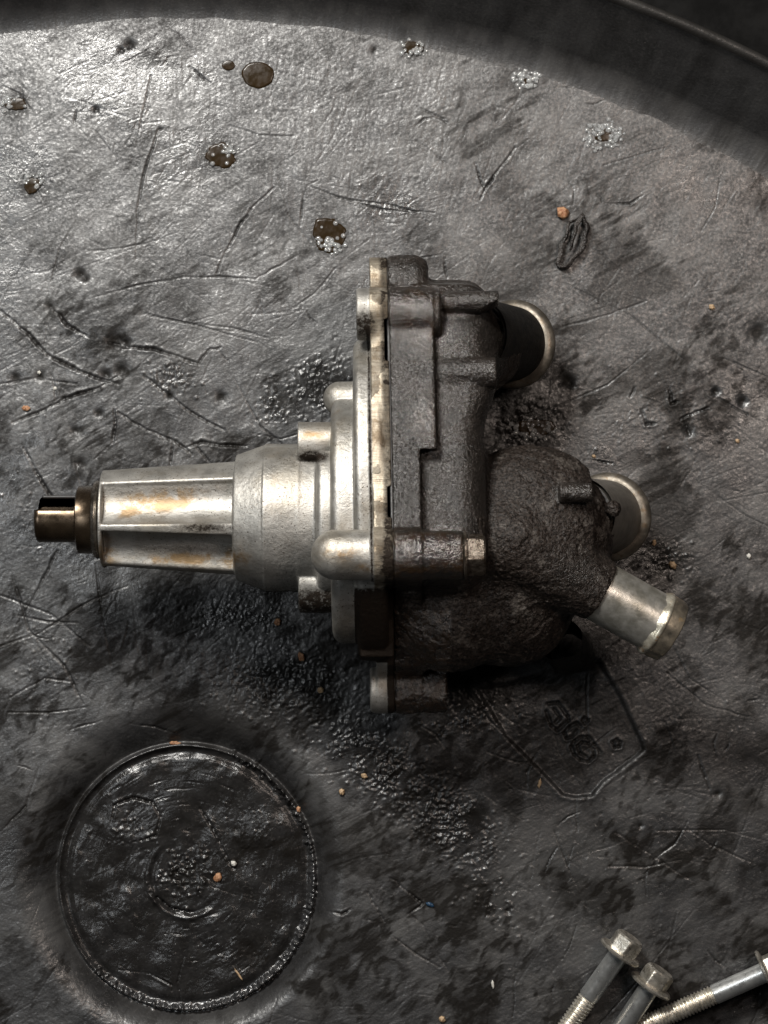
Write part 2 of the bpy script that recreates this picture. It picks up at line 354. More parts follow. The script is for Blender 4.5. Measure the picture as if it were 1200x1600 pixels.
# cuts copied from the photograph
for p, w_, d_ in [([(247, 203), (228, 260), (214, 330), (213, 405)], 2.0, 3.0), ([(428, 293), (400, 318), (372, 355), (345, 410), (338, 430)], 2.0, 3.0),
    ([(466, 398), (430, 418), (400, 436), (340, 432), (285, 433), (210, 447), (130, 470)], 1.6, 2.2), ([(138, 392), (185, 388), (228, 381)], 1.4, 2.0),
    ([(480, 290), (530, 308), (600, 320), (650, 332)], 1.5, 2.0), ([(475, 300), (468, 355)], 1.5, 2.0),
    ([(0, 485), (45, 522), (75, 555), (115, 575), (150, 590), (185, 600)], 3.2, 4.5), ([(80, 480), (105, 508), (140, 528)], 3.0, 3.0),
    ([(170, 535), (200, 543), (240, 545), (290, 562), (310, 568)], 3.0, 4.5), ([(310, 568), (325, 548), (345, 542)], 2.4, 3.5),
    ([(225, 588), (265, 618), (300, 645), (350, 672)], 2.6, 3.5), ([(20, 660), (70, 640), (110, 620), (155, 606), (190, 585)], 2.8, 4.0),
    ([(178, 640), (180, 665), (176, 692)], 2.6, 4.0), ([(185, 645), (230, 672), (275, 690), (300, 710)], 2.6, 3.5),
    ([(290, 700), (315, 690), (345, 696), (385, 697)], 3.0, 4.5), ([(38, 700), (55, 735), (70, 760), (95, 800)], 3.0, 3.5),
    ([(80, 585), (88, 625)], 2.4, 3.0), ([(300, 690), (330, 725)], 2.2, 3), ([(270, 692), (265, 730)], 2.0, 3),
    ([(0, 600), (60, 590), (120, 600)], 2.0, 2.5), ([(335, 515), (420, 522)], 1.6, 2.0), ([(220, 490), (290, 505), (360, 512), (420, 528)], 1.6, 2.0),
    ([(20, 900), (45, 985), (100, 1040), (130, 1100)], 2.4, 3.0), ([(0, 930), (80, 960), (140, 1010)], 2.2, 3.0), ([(90, 860), (60, 920), (20, 990)], 2.2, 3),
    ([(0, 1010), (60, 990), (150, 935), (200, 915)], 2.0, 2.4), ([(150, 880), (160, 960), (175, 1040)], 1.8, 2.4), ([(110, 1140), (160, 1125)], 1.6, 1.8),
    ([(15, 1090), (70, 1060), (110, 1065)], 2.2, 2.8), ([(0, 1300), (40, 1260), (60, 1200)], 2, 2.5),
    ([(645, 200), (662, 186), (690, 186), (708, 198)], 1.8, 2.4), ([(650, 220), (680, 240), (698, 256)], 1.6, 2.0),
    ([(805, 230), (775, 270), (760, 292), (750, 312)], 2.4, 3.2), ([(742, 255), (752, 285), (765, 310)], 1.8, 2.6),
    ([(932, 303), (945, 318), (985, 318), (1010, 300)], 1.8, 2.8), ([(925, 385), (950, 405), (972, 424)], 1.6, 2.2), ([(600, 318), (652, 332), (672, 350)], 1.6, 2.4),
    ([(1090, 708), (1080, 735), (1065, 758)], 1.3, 1.6), ([(1063, 655), (1085, 645), (1107, 637)], 2.6, 4.0), ([(1002, 640), (1010, 662), (1026, 662)], 2.8, 4.0),
    ([(992, 605), (985, 620)], 2.8, 4), ([(1045, 605), (1050, 630), (1062, 628)], 2.8, 4), ([(1070, 660), (1078, 680)], 2.8, 4),
    ([(1130, 560), (1200, 590)], 1.8, 2), ([(1100, 610), (1190, 660)], 1.6, 2), ([(880, 510), (950, 492), (1010, 470)], 1.8, 2),
    ([(610, 1372), (640, 1395), (660, 1412), (636, 1430)], 2.2, 3.5), ([(575, 1395), (592, 1425), (600, 1440)], 2.6, 3.5), ([(510, 1425), (535, 1428), (548, 1420)], 2.6, 3.6),
    ([(800, 1630), (803, 1550), (806, 1500)], 1.4, 1.5), ([(685, 1490), (700, 1518)], 1.8, 2.4), ([(760, 1545), (775, 1575)], 1.6, 2.2),
    ([(1070, 1290), (1110, 1320), (1180, 1350)], 1.6, 2.0), ([(1090, 1180), (1115, 1250)], 2.4, 2.5), ([(1040, 1050), (1100, 1100), (1170, 1120)], 1.6, 2.0),
    ([(900, 1250), (902, 1300)], 2.2, 3), ([(960, 1300), (1010, 1330), (1080, 1375)], 1.5, 2.0), ([(720, 1070), (760, 1120), (800, 1160)], 1.6, 2.4)]:
    scratch(p, w_ * 1.05, d_ * 0.9, 0.8, 1.6, 4)
# pits and gouges
for u, v, r, d in [(203, 70, 9, 5), (190, 78, 6, 3), (126, 428, 8, 6), (134, 436, 5, 4), (182, 533, 13, 8), (196, 534, 7, 6), (585, 78, 7, 4), (672, 25, 8, 3), (78, 478, 6, 3),
                   (165, 585, 9, 5), (190, 578, 9, 6), (150, 172, 5, 3), (118, 673, 9, 4), (125, 724, 8, 5), (155, 646, 6, 4), (250, 402 - 200, 3, 2), (885, 593, 10, 7), (892, 600, 6, 6),
                   (1118, 612, 6, 5), (1075, 675, 8, 5), (1185, 520, 18, 4), (1160, 627, 9, 4), (345, 620, 10, 4), (610, 1180, 8, 4), (1122, 1240, 7, 4), (793, 1424, 5, 4), (1000, 1290, 5, 3), (25, 590, 8, 3), (63, 588, 7, 4), (265, 618, 6, 4)]:
    s = win(u, v, r * 2.2); d2 = np.hypot(X[s] - u, (Y[s] - v)) * (1 + 0.35 * (n2(X[s] / 6, Y[s] / 6, 77) - 0.5)) / r
    H[s] -= d * np.exp(-d2 ** 2 * 1.2); DIRT_SHADE[s] = np.maximum(DIRT_SHADE[s], np.exp(-d2 ** 2 * 1.3))
# grainy grit fused into the surface
def grit(u, v, ru, rv, n, r0=1.8, r1=4.0, h=2.2, dirt=0.5, wet=0.8, ang=0.0, gauss=0.55):
    ca, sa = math.cos(ang), math.sin(ang)
    for k in range(n):
        a, b = rng.normal(0, gauss, 2); a *= ru; b *= rv
        uu, vv = u + a * ca - b * sa, v + a * sa + b * ca
        if not (-20 < uu < 1220 and -20 < vv < 1620): continue
        if n2(np.array([uu / 17.0]), np.array([vv / 17.0]), 55)[0] < 0.27: continue
        r = r0 * 0.85 + (r1 - r0) * rng.random() ** 1.6; s = win(uu, vv, r + 2)
        d2 = ((X[s] - uu) ** 2 + (Y[s] - vv) ** 2) / (r * r)
        H[s] += h * r / 4.6 * rng.uniform(0.5, 1.2) * np.clip(1 - d2, 0, 1) ** 0.8 if rng.random() < 0.6 else -h * 0.35 * np.exp(-d2 * 1.5)
    s = win(u, v, max(ru, rv) * 1.6)
    xx = (X[s] - u) * ca + (Y[s] - v) * sa; yy = -(X[s] - u) * sa + (Y[s] - v) * ca
    m = np.exp(-((xx / ru) ** 2 + (yy / rv) ** 2)) * (0.5 + f2(X[s] / 14, Y[s] / 14, 3, 51))
    DIRT_SHADE[s] = np.maximum(DIRT_SHADE[s], np.clip(dirt * m, 0, 1)); WET[s] = np.maximum(WET[s], np.clip(wet * m, 0, 1))
grit(505, 595, 50, 45, 420, dirt=0.8, wet=1); grit(440, 630, 45, 35, 260, dirt=0.6, wet=1); grit(820, 665, 70, 45, 420, dirt=1.1, wet=1)
grit(560, 1170, 75, 50, 620, ang=0.6); grit(690, 1275, 100, 50, 900, ang=0.75); grit(770, 1400, 70, 40, 320, ang=0.9, dirt=0.3)
grit(450, 1080, 90, 50, 620, dirt=0.5); grit(370, 965, 130, 45, 450, 1.4, 3.2, 2.0, 0.45, 0.6); grit(720, 1110, 90, 45, 420, dirt=0.5)
grit(1010, 640, 120, 90, 420, 1.6, 3.4, 1.6, 0.25, 0.3); grit(270, 590, 40, 25, 120, dirt=0.3); grit(60, 290, 25, 25, 60, dirt=0.2)
grit(1040, 870, 50, 40, 160, dirt=0.7); grit(930, 1420, 130, 130, 320, 1.6, 3.2, 1.5, 0.2, 0.2); grit(1060, 1130, 130, 90, 320, 1.6, 3.2, 1.5, 0.3, 0.2)
grit(60, 1050, 60, 90, 220, 1.6, 3.6, 1.8, 0.3, 0.3); grit(740, 1270, 28, 24, 40, dirt=0.9, wet=1.0)
grit(590, 1190, 105, 45, 1000, 1.4, 4.0, 3.0, 0.5, 1.0, 0.75); grit(715, 1290, 90, 40, 600, 1.4, 3.8, 2.8, 0.4, 0.8, 0.75); grit(450, 1060, 110, 50, 900, 1.8, 3.8, 2.6, 0.6, 0.8)
grit(900, 1300, 200, 200, 300, 1.4, 3.0, 1.4, 0.1, 0.2)
grit(60, 790, 110, 90, 260, 1.5, 3.2, 1.4, 0.25, 0.3)
for u, v, r in [(403, 117, 24), (357, 102, 12), (345, 243, 34), (514, 367, 40), (25, 163, 28), (50, 290, 28), (645, 75, 26), (835, 668, 60)]:
    s = win(u, v, r * 2); d = np.hypot(X[s] - u, Y[s] - v) / r * (0.8 + 0.5 * f2(X[s] / 9, Y[s] / 9, 3, 57))
    DIRT_SHADE[s] = np.maximum(DIRT_SHADE[s], 0.75 * np.exp(-d ** 3))
# sunken round well
WU, WV, WR = 289.0, 1376.0, 203.0
dx, dy = X - WU, (Y - WV) * (WR / 210.0); R = np.hypot(dx, dy); A = np.arctan2(dy, dx)
wob = 1 + 0.010 * (f2(A * 3 + 9, A * 0 + 2, 3, 61) - 0.5)
Rw = R * wob
inside = 1 - sstep(WR - 3, WR + 3, Rw)
H = H * (1 - inside * 0.5)
SW = 58 + 16 * np.cos(A - math.radians(-128))
well = -44 * (1 - np.clip((Rw - WR - 2) / SW, 0, 1)) ** 2.2 + 6 * np.exp(-((Rw - WR) / 3.5) ** 2) + 12 * inside
well -= 5 * np.exp(-((Rw - WR + 12) / 7.0) ** 2)
H += well
sw = n2(R / 3.2, A * 9, 71) + n2(R / 6.0, A * 5 + 4, 72)
rm = 0.25 + 0.9 * sstep(0.35, 0.65, f2(X / 50, Y / 50, 3, 79))
H += inside * ((sw - 1) * 0.5 * rm + (f2(X / 14, Y / 14, 3, 73) - 0.5) * 2.4 * rm + (f2(X / 45, Y / 45, 2, 78) - 0.5) * 11)
WET = np.maximum(WET, inside * (0.75 + 0.25 * sstep(0.4, 0.6, f2(X / 60, Y / 60, 3, 74))))
DIRT_SHADE = np.maximum(DIRT_SHADE, inside * (0.35 + 0.5 * f2(X / 30, Y / 30, 4, 75)))
WEAR *= 1 - inside
DIRT_SHADE = np.maximum(DIRT_SHADE, 0.5 * np.exp(-((Rw - WR - 8) / 14.0) ** 2))  # painted ring that deepens the shade on the well's slope
H += 3.0 * np.exp(-((R - 62) / 4.0) ** 2) * sstep(-0.5, 0.6, -np.sin(A + 2.4)) - 2.5 * np.exp(-((R - 54) / 4) ** 2) * sstep(-0.4, 0.5, -np.sin(A + 2.4))
for k in range(180):
    a = rng.uniform(0, 6.28); r = rng.uniform(70, 190); L = rng.uniform(0.05, 0.3)
    pts = [(WU + r * math.cos(a + L * t), WV + r * math.sin(a + L * t) * 1.03) for t in (0, 0.5, 1)]
    scratch(pts, 1.3, rng.uniform(0.6, 1.6), 0.3, 0.4, 2)
scratch([(170, 1290), (175, 1262), (205, 1250), (235, 1258), (248, 1280), (240, 1310), (205, 1320)], 3, 4, 0.9, 1, 3)
scratch([(310, 1268), (330, 1300), (345, 1330), (362, 1362)], 3, 4, 0.9, 1.5, 3); scratch([(180, 1522), (230, 1528), (265, 1545), (270, 1570)], 2, 3, 0.9, 1, 3)
scratch([(225, 1362), (232, 1400), (262, 1425), (300, 1432)], 3, 4, 0.7, 1, 3); scratch([(285, 1500), (275, 1540), (280, 1580)], 1.8, 2.5, 0.8, 1, 3)
grit(385, 1320, 60, 55, 360, 1.5, 3, 2.0, 0.8, 1, 0.8); grit(288, 1376, 45, 40, 300, 2, 4.5, 3.0, 0.9, 0.8); grit(330, 1500, 100, 60, 300, 1.4, 2.6, 2.0, 0.4, 1)
grit(200, 1300, 50, 40, 160, 1.8, 4, 2.4, 0.6, 1); grit(430, 1440, 40, 70, 200, 1.4, 2.8, 2, 0.4, 1); grit(180, 1450, 60, 60, 120, 1.4, 2.6, 1.6, 0.3, 1)
for k in range(330):
    a = rng.uniform(-1.2, 2.4); r = WR - 4 + rng.normal(0, 3.0)
    uu, vv = WU + r * math.cos(a), WV + r * math.sin(a) * 1.034; rr = rng.uniform(1.6, 3.6); s = win(uu, vv, rr + 2)
    d2 = ((X[s] - uu) ** 2 + (Y[s] - vv) ** 2) / rr ** 2; H[s] += 3.0 * np.sqrt(np.clip(1 - d2, 0, 1))
lipm = np.exp(-((Rw - WR + 2) / 9.0) ** 2) * sstep(-0.2, 0.8, np.cos(A - math.radians(55)))
DIRT_SHADE *= 1 - 0.9 * lipm; WET = np.maximum(WET, lipm)  # lower-right lip cleared and wetted to paint in its glint
H += lipm * 3.0 * (n2(A * 60, R / 4, 91) - 0.3)
# moulded shield with letters
sh = [(745, 1075), (800, 1068), (905, 1035), (935, 1032), (968, 1085), (1003, 1160), (1006, 1172), (990, 1186), (942, 1222), (925, 1243), (900, 1246), (880, 1242), (845, 1205), (790, 1150)]
def poly2(P, x, y):
    P = np.array(P, float); d = np.full(x.shape, 1e9); sg = np.ones(x.shape)
    for i in range(len(P)):
        a, b = P[i], P[i - 1]; e = b - a; wx, wy = x - a[0], y - a[1]
        t = np.clip((wx * e[0] + wy * e[1]) / (e @ e), 0, 1)
        d = np.minimum(d, (wx - e[0] * t) ** 2 + (wy - e[1] * t) ** 2)
        c1 = y >= a[1]; c2 = y < b[1]; c3 = e[0] * wy > e[1] * wx
        f = (c1 & c2 & c3) | (~c1 & ~c2 & ~c3); sg = np.where(f, -sg, sg)
    return sg * np.sqrt(d)
s = win(880, 1140, 150); sd = poly2(sh, X[s], Y[s])
H[s] += -5.5 * (1 - sstep(-3.5, 1.0, sd)) - 1.2 * np.exp(-((sd) / 2.0) ** 2) + 0.8 * np.exp(-((sd - 5) / 3.0) ** 2)
DIRT_SHADE[s] = np.maximum(DIRT_SHADE[s], 0.55 * np.exp(-(sd / 2.2) ** 2) * (0.4 + f2(X[s] / 12, Y[s] / 12, 2, 93))); DIRT_SHADE[s] = np.maximum(DIRT_SHADE[s], 0.35 * (sd < 0))
for p in [[(856, 1100), (872, 1098), (888, 1120), (889, 1126), (871, 1142), (862, 1134), (854, 1112)], [(866, 1108), (876, 1122), (868, 1130)],
          [(882, 1146), (890, 1136), (902, 1130), (908, 1136)], [(882, 1146), (886, 1154), (894, 1152), (902, 1142)],
          [(913, 1122), (919, 1126), (914, 1131), (911, 1126), (913, 1122)],
          [(938, 1176), (930, 1164), (920, 1152), (909, 1152), (898, 1158), (893, 1168), (898, 1180), (908, 1188), (920, 1190), (928, 1183), (930, 1172)],
          [(903, 1166), (910, 1160), (920, 1162), (927, 1170)], [(903, 1166), (907, 1178), (917, 1184)],
          [(958, 1160), (964, 1156), (970, 1160), (968, 1167), (961, 1168), (958, 1160)]]:
    for a, b in zip(p[:-1], p[1:]): seg(*a, *b, 2.1, 3.6, 0.8, 0.2)
edgef = 1 - sstep(1790, 1860, RT)
WEAR = np.maximum(WEAR, 0.2 * (1 - edgef))
H *= 0.15 + 0.85 * edgef
# mesh
ny, nx = X.shape
keep = ((RT[:-1, :-1] + RT[1:, 1:]) / 2 < 1895)
i, j = np.nonzero(keep); a = i * nx + j
Q = np.stack([a + nx, a + nx + 1, a + 1, a], -1)
used = np.zeros(nx * ny, bool); used[Q.ravel()] = True
remap = np.cumsum(used) - 1
Vv = np.stack([(X - CU) * S, -(Y - CV) * S, H * S], -1).reshape(-1, 3)[used]
at = {'wet': np.clip(WET, 0, 1).ravel()[used], 'dirt': np.clip(DIRT_SHADE, 0, 1).ravel()[used], 'wear_lift': WEAR.ravel()[used]}
link('tray_floor', mesh_np('tray_floor', Vv, remap[Q], M_TRAY, at), kind='structure')
def floor_z(u, v):
    jx = int(np.clip(np.searchsorted(xs, u), 0, nx - 1)); iy = int(np.clip(np.searchsorted(ys, v), 0, ny - 1)); return float(H[iy, jx])

# tray wall: rises outward from the floor; rim on top
def sector(profile, t0, t1, nt, noise):
    th = np.linspace(t0, t1, nt); P = np.array(profile, float)
    T, Rr = np.meshgrid(th, P[:, 0]); Z = np.repeat(P[:, 1][:, None], nt, 1)
    if noise: Z = Z + (n2(T * TR / 3.5, Rr / 26, 81) - 0.5) * 0.45 + (f2(T * TR / 60, Rr / 60, 3, 82) - 0.5) * 3
    x = TC[0] + Rr * np.sin(T); y = TC[1] - Rr * np.cos(T)
    V = np.stack([(x - CU) * S, -(y - CV) * S, Z * S], -1).reshape(-1, 3)
    m = len(P); i = np.arange(m - 1)[:, None]; j = np.arange(nt - 1)[None]; a = i * nt + j
    Q = np.stack([a, a + 1, a + nt + 1, a + nt], -1).reshape(-1, 4)
    Q = Q[:, ::-1]
    dirt = 0.4 * sstep(0.5, 0.75, f2(T * TR / 40, Rr / 60, 5, 83)).ravel()
    wear_lift = (0.14 + 0.3 * sstep(0.35, 0.75, f2(T * TR / 20, Rr / 30, 5, 84))).ravel()  # dusty tone, raised to make up for the wall's weak light
    return V, Q, {'dirt': dirt, 'wet': dirt * 0, 'wear_lift': wear_lift}
wp = []
for k in range(14):
    t = k / 13; a = t * math.radians(62); wp.append((1840 + 62 * math.sin(a), -1.5 + 62 * (1 - math.cos(a))))
r_, z_ = wp[-1]
for k in range(1, 45):
    wp.append((r_ + k / 44 * (1958 - r_), z_ + k / 44 * (198 - z_)))
V1, Q1, A1 = sector(wp, -0.35, 0.75, 1500, True)
V2, Q2, A2 = sector(wp[::4] + [wp[-1]], 0.75, 2 * math.pi - 0.35, 240, False)
Vw = np.concatenate([V1, V2]); Qw = np.concatenate([Q1, Q2 + len(V1)])
link('tray_wall', mesh_np('tray_wall', Vw, Qw, M_TRAY, {k: np.concatenate([A1[k], A2[k]]) for k in A1}), kind='structure')
rp = [(1952, 192), (1954, 198), (1957, 201), (1961, 202), (1965, 201), (1968, 198), (1969, 190), (1966, 120), (1962, 20), (1958, -90)]
V1, Q1, A1 = sector(rp, -math.pi, math.pi, 1400, False); A1['dirt'] = np.maximum(A1['dirt'], 0.75)  # rim colour darkened to subdue its highlight
link('tray_rim', mesh_np('tray_rim', V1, Q1, M_TRAY, A1), kind='structure')
g = np.array([[-4, -4, -0.022], [4, -4, -0.022], [4, 4, -0.022], [-4, 4, -0.022]], float)
link('ground', mesh_np('ground', g, np.array([[0, 1, 2, 3]]), M_GROUND), kind='structure')

# ------------------------------------------------------------------ solid modelling by distance fields
class Field:
    def __init__(s, lo, hi, h):
        s.h = h; s.lo = np.array(lo, float)
        s.ax = [np.arange(lo[k], hi[k] + h, h, dtype=np.float32) for k in range(3)]
        s.D = np.full([len(a) for a in s.ax], 1e3, np.float32)
    def sub(s, lo, hi):
        sl = []; cs = []
        for k in range(3):
            a = max(0, int((lo[k] - s.lo[k]) / s.h)); b = min(len(s.ax[k]), int((hi[k] - s.lo[k]) / s.h) + 2)
            sl.append(slice(a, max(a, b))); cs.append(s.ax[k][a:max(a, b)])
        U, V, W = cs[0][:, None, None], cs[1][None, :, None], cs[2][None, None, :]
        return tuple(sl), U, V, W
    def add(s, lo, hi, f, k=0.0, m=6):
        m = m + k * 1.2
        sl, U, V, W = s.sub([x - m for x in lo], [x + m for x in hi])
        if any(q.start >= q.stop for q in sl): return
        d = np.broadcast_to(f(U, V, W), s.D[sl].shape).astype(np.float32); D = s.D[sl]
        if k > 0:
            hh = np.clip(0.5 + 0.5 * (D - d) / k, 0, 1); s.D[sl] = D * (1 - hh) + d * hh - k * hh * (1 - hh)
        else: s.D[sl] = np.minimum(D, d)
    def cut(s, lo, hi, f, k=0.0):
        m = 4 + k
        sl, U, V, W = s.sub([x - m for x in lo], [x + m for x in hi])
        d = -np.broadcast_to(f(U, V, W), s.D[sl].shape).astype(np.float32); D = s.D[sl]
        if k > 0:
            hh = np.clip(0.5 - 0.5 * (D - d) / k, 0, 1); s.D[sl] = D * (1 - hh) + d * hh + k * hh * (1 - hh)
        else: s.D[sl] = np.maximum(D, d)
    def mesh(s):
        D = s.D; ins = D < 0
        nx, ny, nz = D.shape
        c = ins[:-1, :-1, :-1].astype(np.int8)
        cnt = sum(ins[a:nx - 1 + a, b:ny - 1 + b, e:nz - 1 + e].astype(np.int8) for a in (0, 1) for b in (0, 1) for e in (0, 1))
        act = (cnt > 0) & (cnt < 8)
        I, J, K = np.nonzero(act); n = len(I)
        idx = np.full(act.shape, -1, np.int32); idx[I, J, K] = np.arange(n)
        P = np.zeros((n, 3)); N = np.zeros(n)
        corners = {(a, b, e): D[I + a, J + b, K + e] for a in (0, 1) for b in (0, 1) for e in (0, 1)}
        for axk in range(3):
            for p in (0, 1):
                for q in (0, 1):
                    c0 = [p, q]; c0.insert(axk, 0); c1 = [p, q]; c1.insert(axk, 1)
                    d0, d1 = corners[tuple(c0)], corners[tuple(c1)]
                    m = (d0 < 0) != (d1 < 0)
                    t = np.where(m, d0 / np.where(d0 == d1, 1, d0 - d1), 0)
                    pos = np.array(c0, float)[None] * np.ones((n, 1)); pos[:, axk] += t
                    P += pos * m[:, None]; N += m
        P /= np.maximum(N, 1)[:, None]
        P = (P + np.stack([I, J, K], -1)) * s.h + s.lo
        quads = []
        for axk in range(3):
            sl0 = [slice(None)] * 3; sl1 = [slice(None)] * 3; sl0[axk] = slice(0, -1); sl1[axk] = slice(1, None)
            o1, o2 = [k for k in range(3) if k != axk]
            for s_ in (sl0, sl1):
                for o in (o1, o2): s_[o] = slice(1, -1)
            A_, B_ = ins[tuple(sl0)], ins[tuple(sl1)]
            ch = np.nonzero(A_ != B_); base = [ch[0].copy(), ch[1].copy(), ch[2].copy()]
            flip = A_[ch]
            for o in (o1, o2): base[o] = base[o] + 1
            def cell(d1, d2):
                b = [x.copy() for x in base]; b[o1] -= d1; b[o2] -= d2; return idx[tuple(b)]
            q = np.stack([cell(1, 1), cell(0, 1), cell(0, 0), cell(1, 0)], -1)
            if axk == 1: flip = ~flip
            q = np.where(flip[:, None], q, q[:, ::-1]); quads.append(q)
        Q = np.concatenate(quads); Q = Q[(Q >= 0).all(1)]
        return P, Q[:, ::-1]        # v axis is mirrored when mapped to the world
def rel(P, Q, it=1):
    """light relaxation to take the grid stepping out"""
    for _ in range(it):
        acc = np.zeros_like(P); c = np.zeros(len(P))
        for a, b in ((0, 1), (1, 2), (2, 3), (3, 0)):
            for x, y in ((a, b), (b, a)):
                for k in range(3): acc[:, k] += np.bincount(Q[:, x], P[Q[:, y], k], len(P))
                c += np.bincount(Q[:, x], minlength=len(P))
        P = P * 0.5 + 0.5 * acc / np.maximum(c, 1)[:, None]
    return P
def normals(P, Q):
    e1 = P[Q[:, 2]] - P[Q[:, 0]]; e2 = P[Q[:, 3]] - P[Q[:, 1]]; fn = np.cross(e1, e2)
    N = np.zeros_like(P)
    for c in range(4):
        for k in range(3): N[:, k] += np.bincount(Q[:, c], fn[:, k], len(P))
    return -N / np.maximum(np.linalg.norm(N, axis=1), 1e-9)[:, None]     # outward in (u,v,w)
def cylx(u0, u1, v, w, r, rd=2.0):
    def f(U, V, W):
        q1 = np.sqrt((V - v) ** 2 + (W - w) ** 2) - r + rd; q2 = np.abs(U - (u0 + u1) / 2) - (u1 - u0) / 2 + rd
        return np.sqrt(np.maximum(q1, 0) ** 2 + np.maximum(q2, 0) ** 2) + np.minimum(np.maximum(q1, q2), 0) - rd
    return (u0, v - r, w - r), (u1, v + r, w + r), f
def ext(d2, u0, u1, rd=2.0):
    def f(U, V, W):
        q1 = d2(V, W) + rd; q2 = np.abs(U - (u0 + u1) / 2) - (u1 - u0) / 2 + rd
        return np.sqrt(np.maximum(q1, 0) ** 2 + np.maximum(q2, 0) ** 2) + np.minimum(np.maximum(q1, q2), 0) - rd
    return (u0, 380, -240), (u1, 1130, 245), f
def sph(c, r, s=(1, 1, 1)):
    return (c[0] - r * s[0], c[1] - r * s[1], c[2] - r * s[2]), (c[0] + r * s[0], c[1] + r * s[1], c[2] + r * s[2]), \
        lambda U, V, W: (np.sqrt(((U - c[0]) / s[0]) ** 2 + ((V - c[1]) / s[1]) ** 2 + ((W - c[2]) / s[2]) ** 2) - r) * min(s)
def cap(a, b, r, flat=False, r2=None):
    a = np.array(a, float); b = np.array(b, float); d = b - a; L = np.linalg.norm(d); n = d / L
    r2 = r if r2 is None else r2
    def f(U, V, W):
        t = (U - a[0]) * n[0] + (V - a[1]) * n[1] + (W - a[2]) * n[2]
        tc = np.clip(t, 0, L)
        rad = np.sqrt((U - a[0] - tc * n[0]) ** 2 + (V - a[1] - tc * n[1]) ** 2 + (W - a[2] - tc * n[2]) ** 2) - (r + (r2 - r) * tc / L)
        return np.maximum(rad, t - L) if flat else rad
    m = max(r, r2); lo = np.minimum(a, b) - m; hi = np.maximum(a, b) + m
    return tuple(lo), tuple(hi), f
def box(lo, hi, rd=3.0):
    lo = np.array(lo, float); hi = np.array(hi, float); c = (lo + hi) / 2; e = (hi - lo) / 2 - rd
    def f(U, V, W):
        q = [np.abs(U - c[0]) - e[0], np.abs(V - c[1]) - e[1], np.abs(W - c[2]) - e[2]]
        return np.sqrt(sum(np.maximum(x, 0) ** 2 for x in q)) + np.minimum(np.maximum(np.maximum(q[0], q[1]), q[2]), 0) - rd
    return tuple(lo), tuple(hi), f
def smin(a, b, k):
    h = np.clip(0.5 + 0.5 * (b - a) / k, 0, 1); return b * (1 - h) + a * h - k * h * (1 - h)

pump = bpy.data.objects.new('water_pump', None); C.objects.link(pump)
pump.location = PUMP_LOC; pump.empty_display_size = 0.02
pump['label'] = 'greasy automotive water pump with silver shaft housing and black oily cover lying on the tray'
pump['category'] = 'water pump'

# flange outline in (v, w)
OUT = [(455, -70), (468, 30), (520, 96), (840, 190), (900, 185), (918, 90), (975, 45), (1040, 0), (1078, -70), (1040, -140), (920, -195), (640, -200), (490, -140)]
LUG_D = ob(600, 442, -30); LUG_A = ob(600, 491, 62); LUG_B = ob(600, 867, 186); LUG_C = ob(600, 1078, -70)
def outline(V, W):
    d = poly2(OUT, np.broadcast_to(V, np.broadcast(V, W).shape)[0], np.broadcast_to(W, np.broadcast(V, W).shape)[0])[None]
    for (c, r, k) in ((LUG_D, 40, 14), (LUG_A, 41, 8), (LUG_B, 38, 8), (LUG_C, 37, 14), ((0, 560, -180), 40, 12), ((0, 935, -180), 40, 12)):
        d = smin(d, np.sqrt((V - c[1]) ** 2 + (W - c[2]) ** 2) - r, k)
    return d
def finish(name, F, mat, attr_f, disp=None, it=1, it_parent=pump):
    P, Q = F.mesh(); P = rel(P, Q, it)
    N = normals(P, Q)
    if disp is not None: P = P + N * disp(P, N)[:, None]
    return link(name, mesh_np(name, warp(P), Q, mat, attr_f(P, N)), it_parent)

# --- bearing housing with its fluted nose
F = Field((154, 640, -175), (530, 975, 150), 1.6)
RIBS = [math.radians(a) for a in (-50, 10, 70, 130)]
def nose(U, V, W):
    rad = np.sqrt((V - V0) ** 2 + W ** 2); r = 76 + (U - 163) * (90 - 76) / 207
    d = np.maximum((rad - r), np.maximum(161 - U, U - 380))
    for m in range(3):
        ma = (RIBS[m] + RIBS[m + 1]) / 2
        pr = (V - V0) * math.sin(ma) + W * math.cos(ma); tg = (V - V0) * math.cos(ma) - W * math.sin(ma)
        hw = np.tan(math.radians(30)) * pr
        # pocket floor: shallow channel dropping towards the rib above
        fl = r * 0.70 + 0.0115 * tg * tg + (0.20 * tg if m == 1 else 0.0)
        rib = 4.6 + 5.0 * (U - 163) / 207
        pk = np.maximum(np.maximum(fl - pr, np.abs(tg) - (hw - rib) * 0.95), np.maximum(167 - U, U - 368))
        h = np.clip(0.5 - 0.5 * (d + pk) / 4.0, 0, 1); d = d * (1 - h) - pk * h + 4.0 * h * (1 - h)
    return d
F.add((158, V0 - 100, -100), (385, V0 + 100, 100), nose)
def shoulder(U, V, W):
    rad = np.sqrt((V - V0 + 2) ** 2 + W ** 2)
    return np.maximum((rad - (98 + (U - 370) * 0.36)) * 0.95, np.maximum(370 - U, U - 412))
F.add((368, 690, -120), (414, 930, 120), shoulder, 3)
F.add(*cylx(412, 472, V0 - 2, 0, 115.5, 2.5), k=1)
F.cut((411, 690, -125), (416, 930, 125), lambda U, V, W: np.sqrt((np.sqrt((V - V0 + 2) ** 2 + W ** 2) - 115.5) ** 2 + (U - 413) ** 2) - 2.2)
F.add(*cylx(465, 515, V0, 0, 116, 5), k=2)
F.add(*cylx(498, 528, V0, 0, 136, 10), k=8)
La = ob(480, 692, 62); Lb = ob(480, 917, 40)
F.add(*cylx(468, 525, La[1], La[2], 32, 2), k=3)
F.add(*cylx(469, 525, Lb[1], Lb[2], 40, 2), k=3)
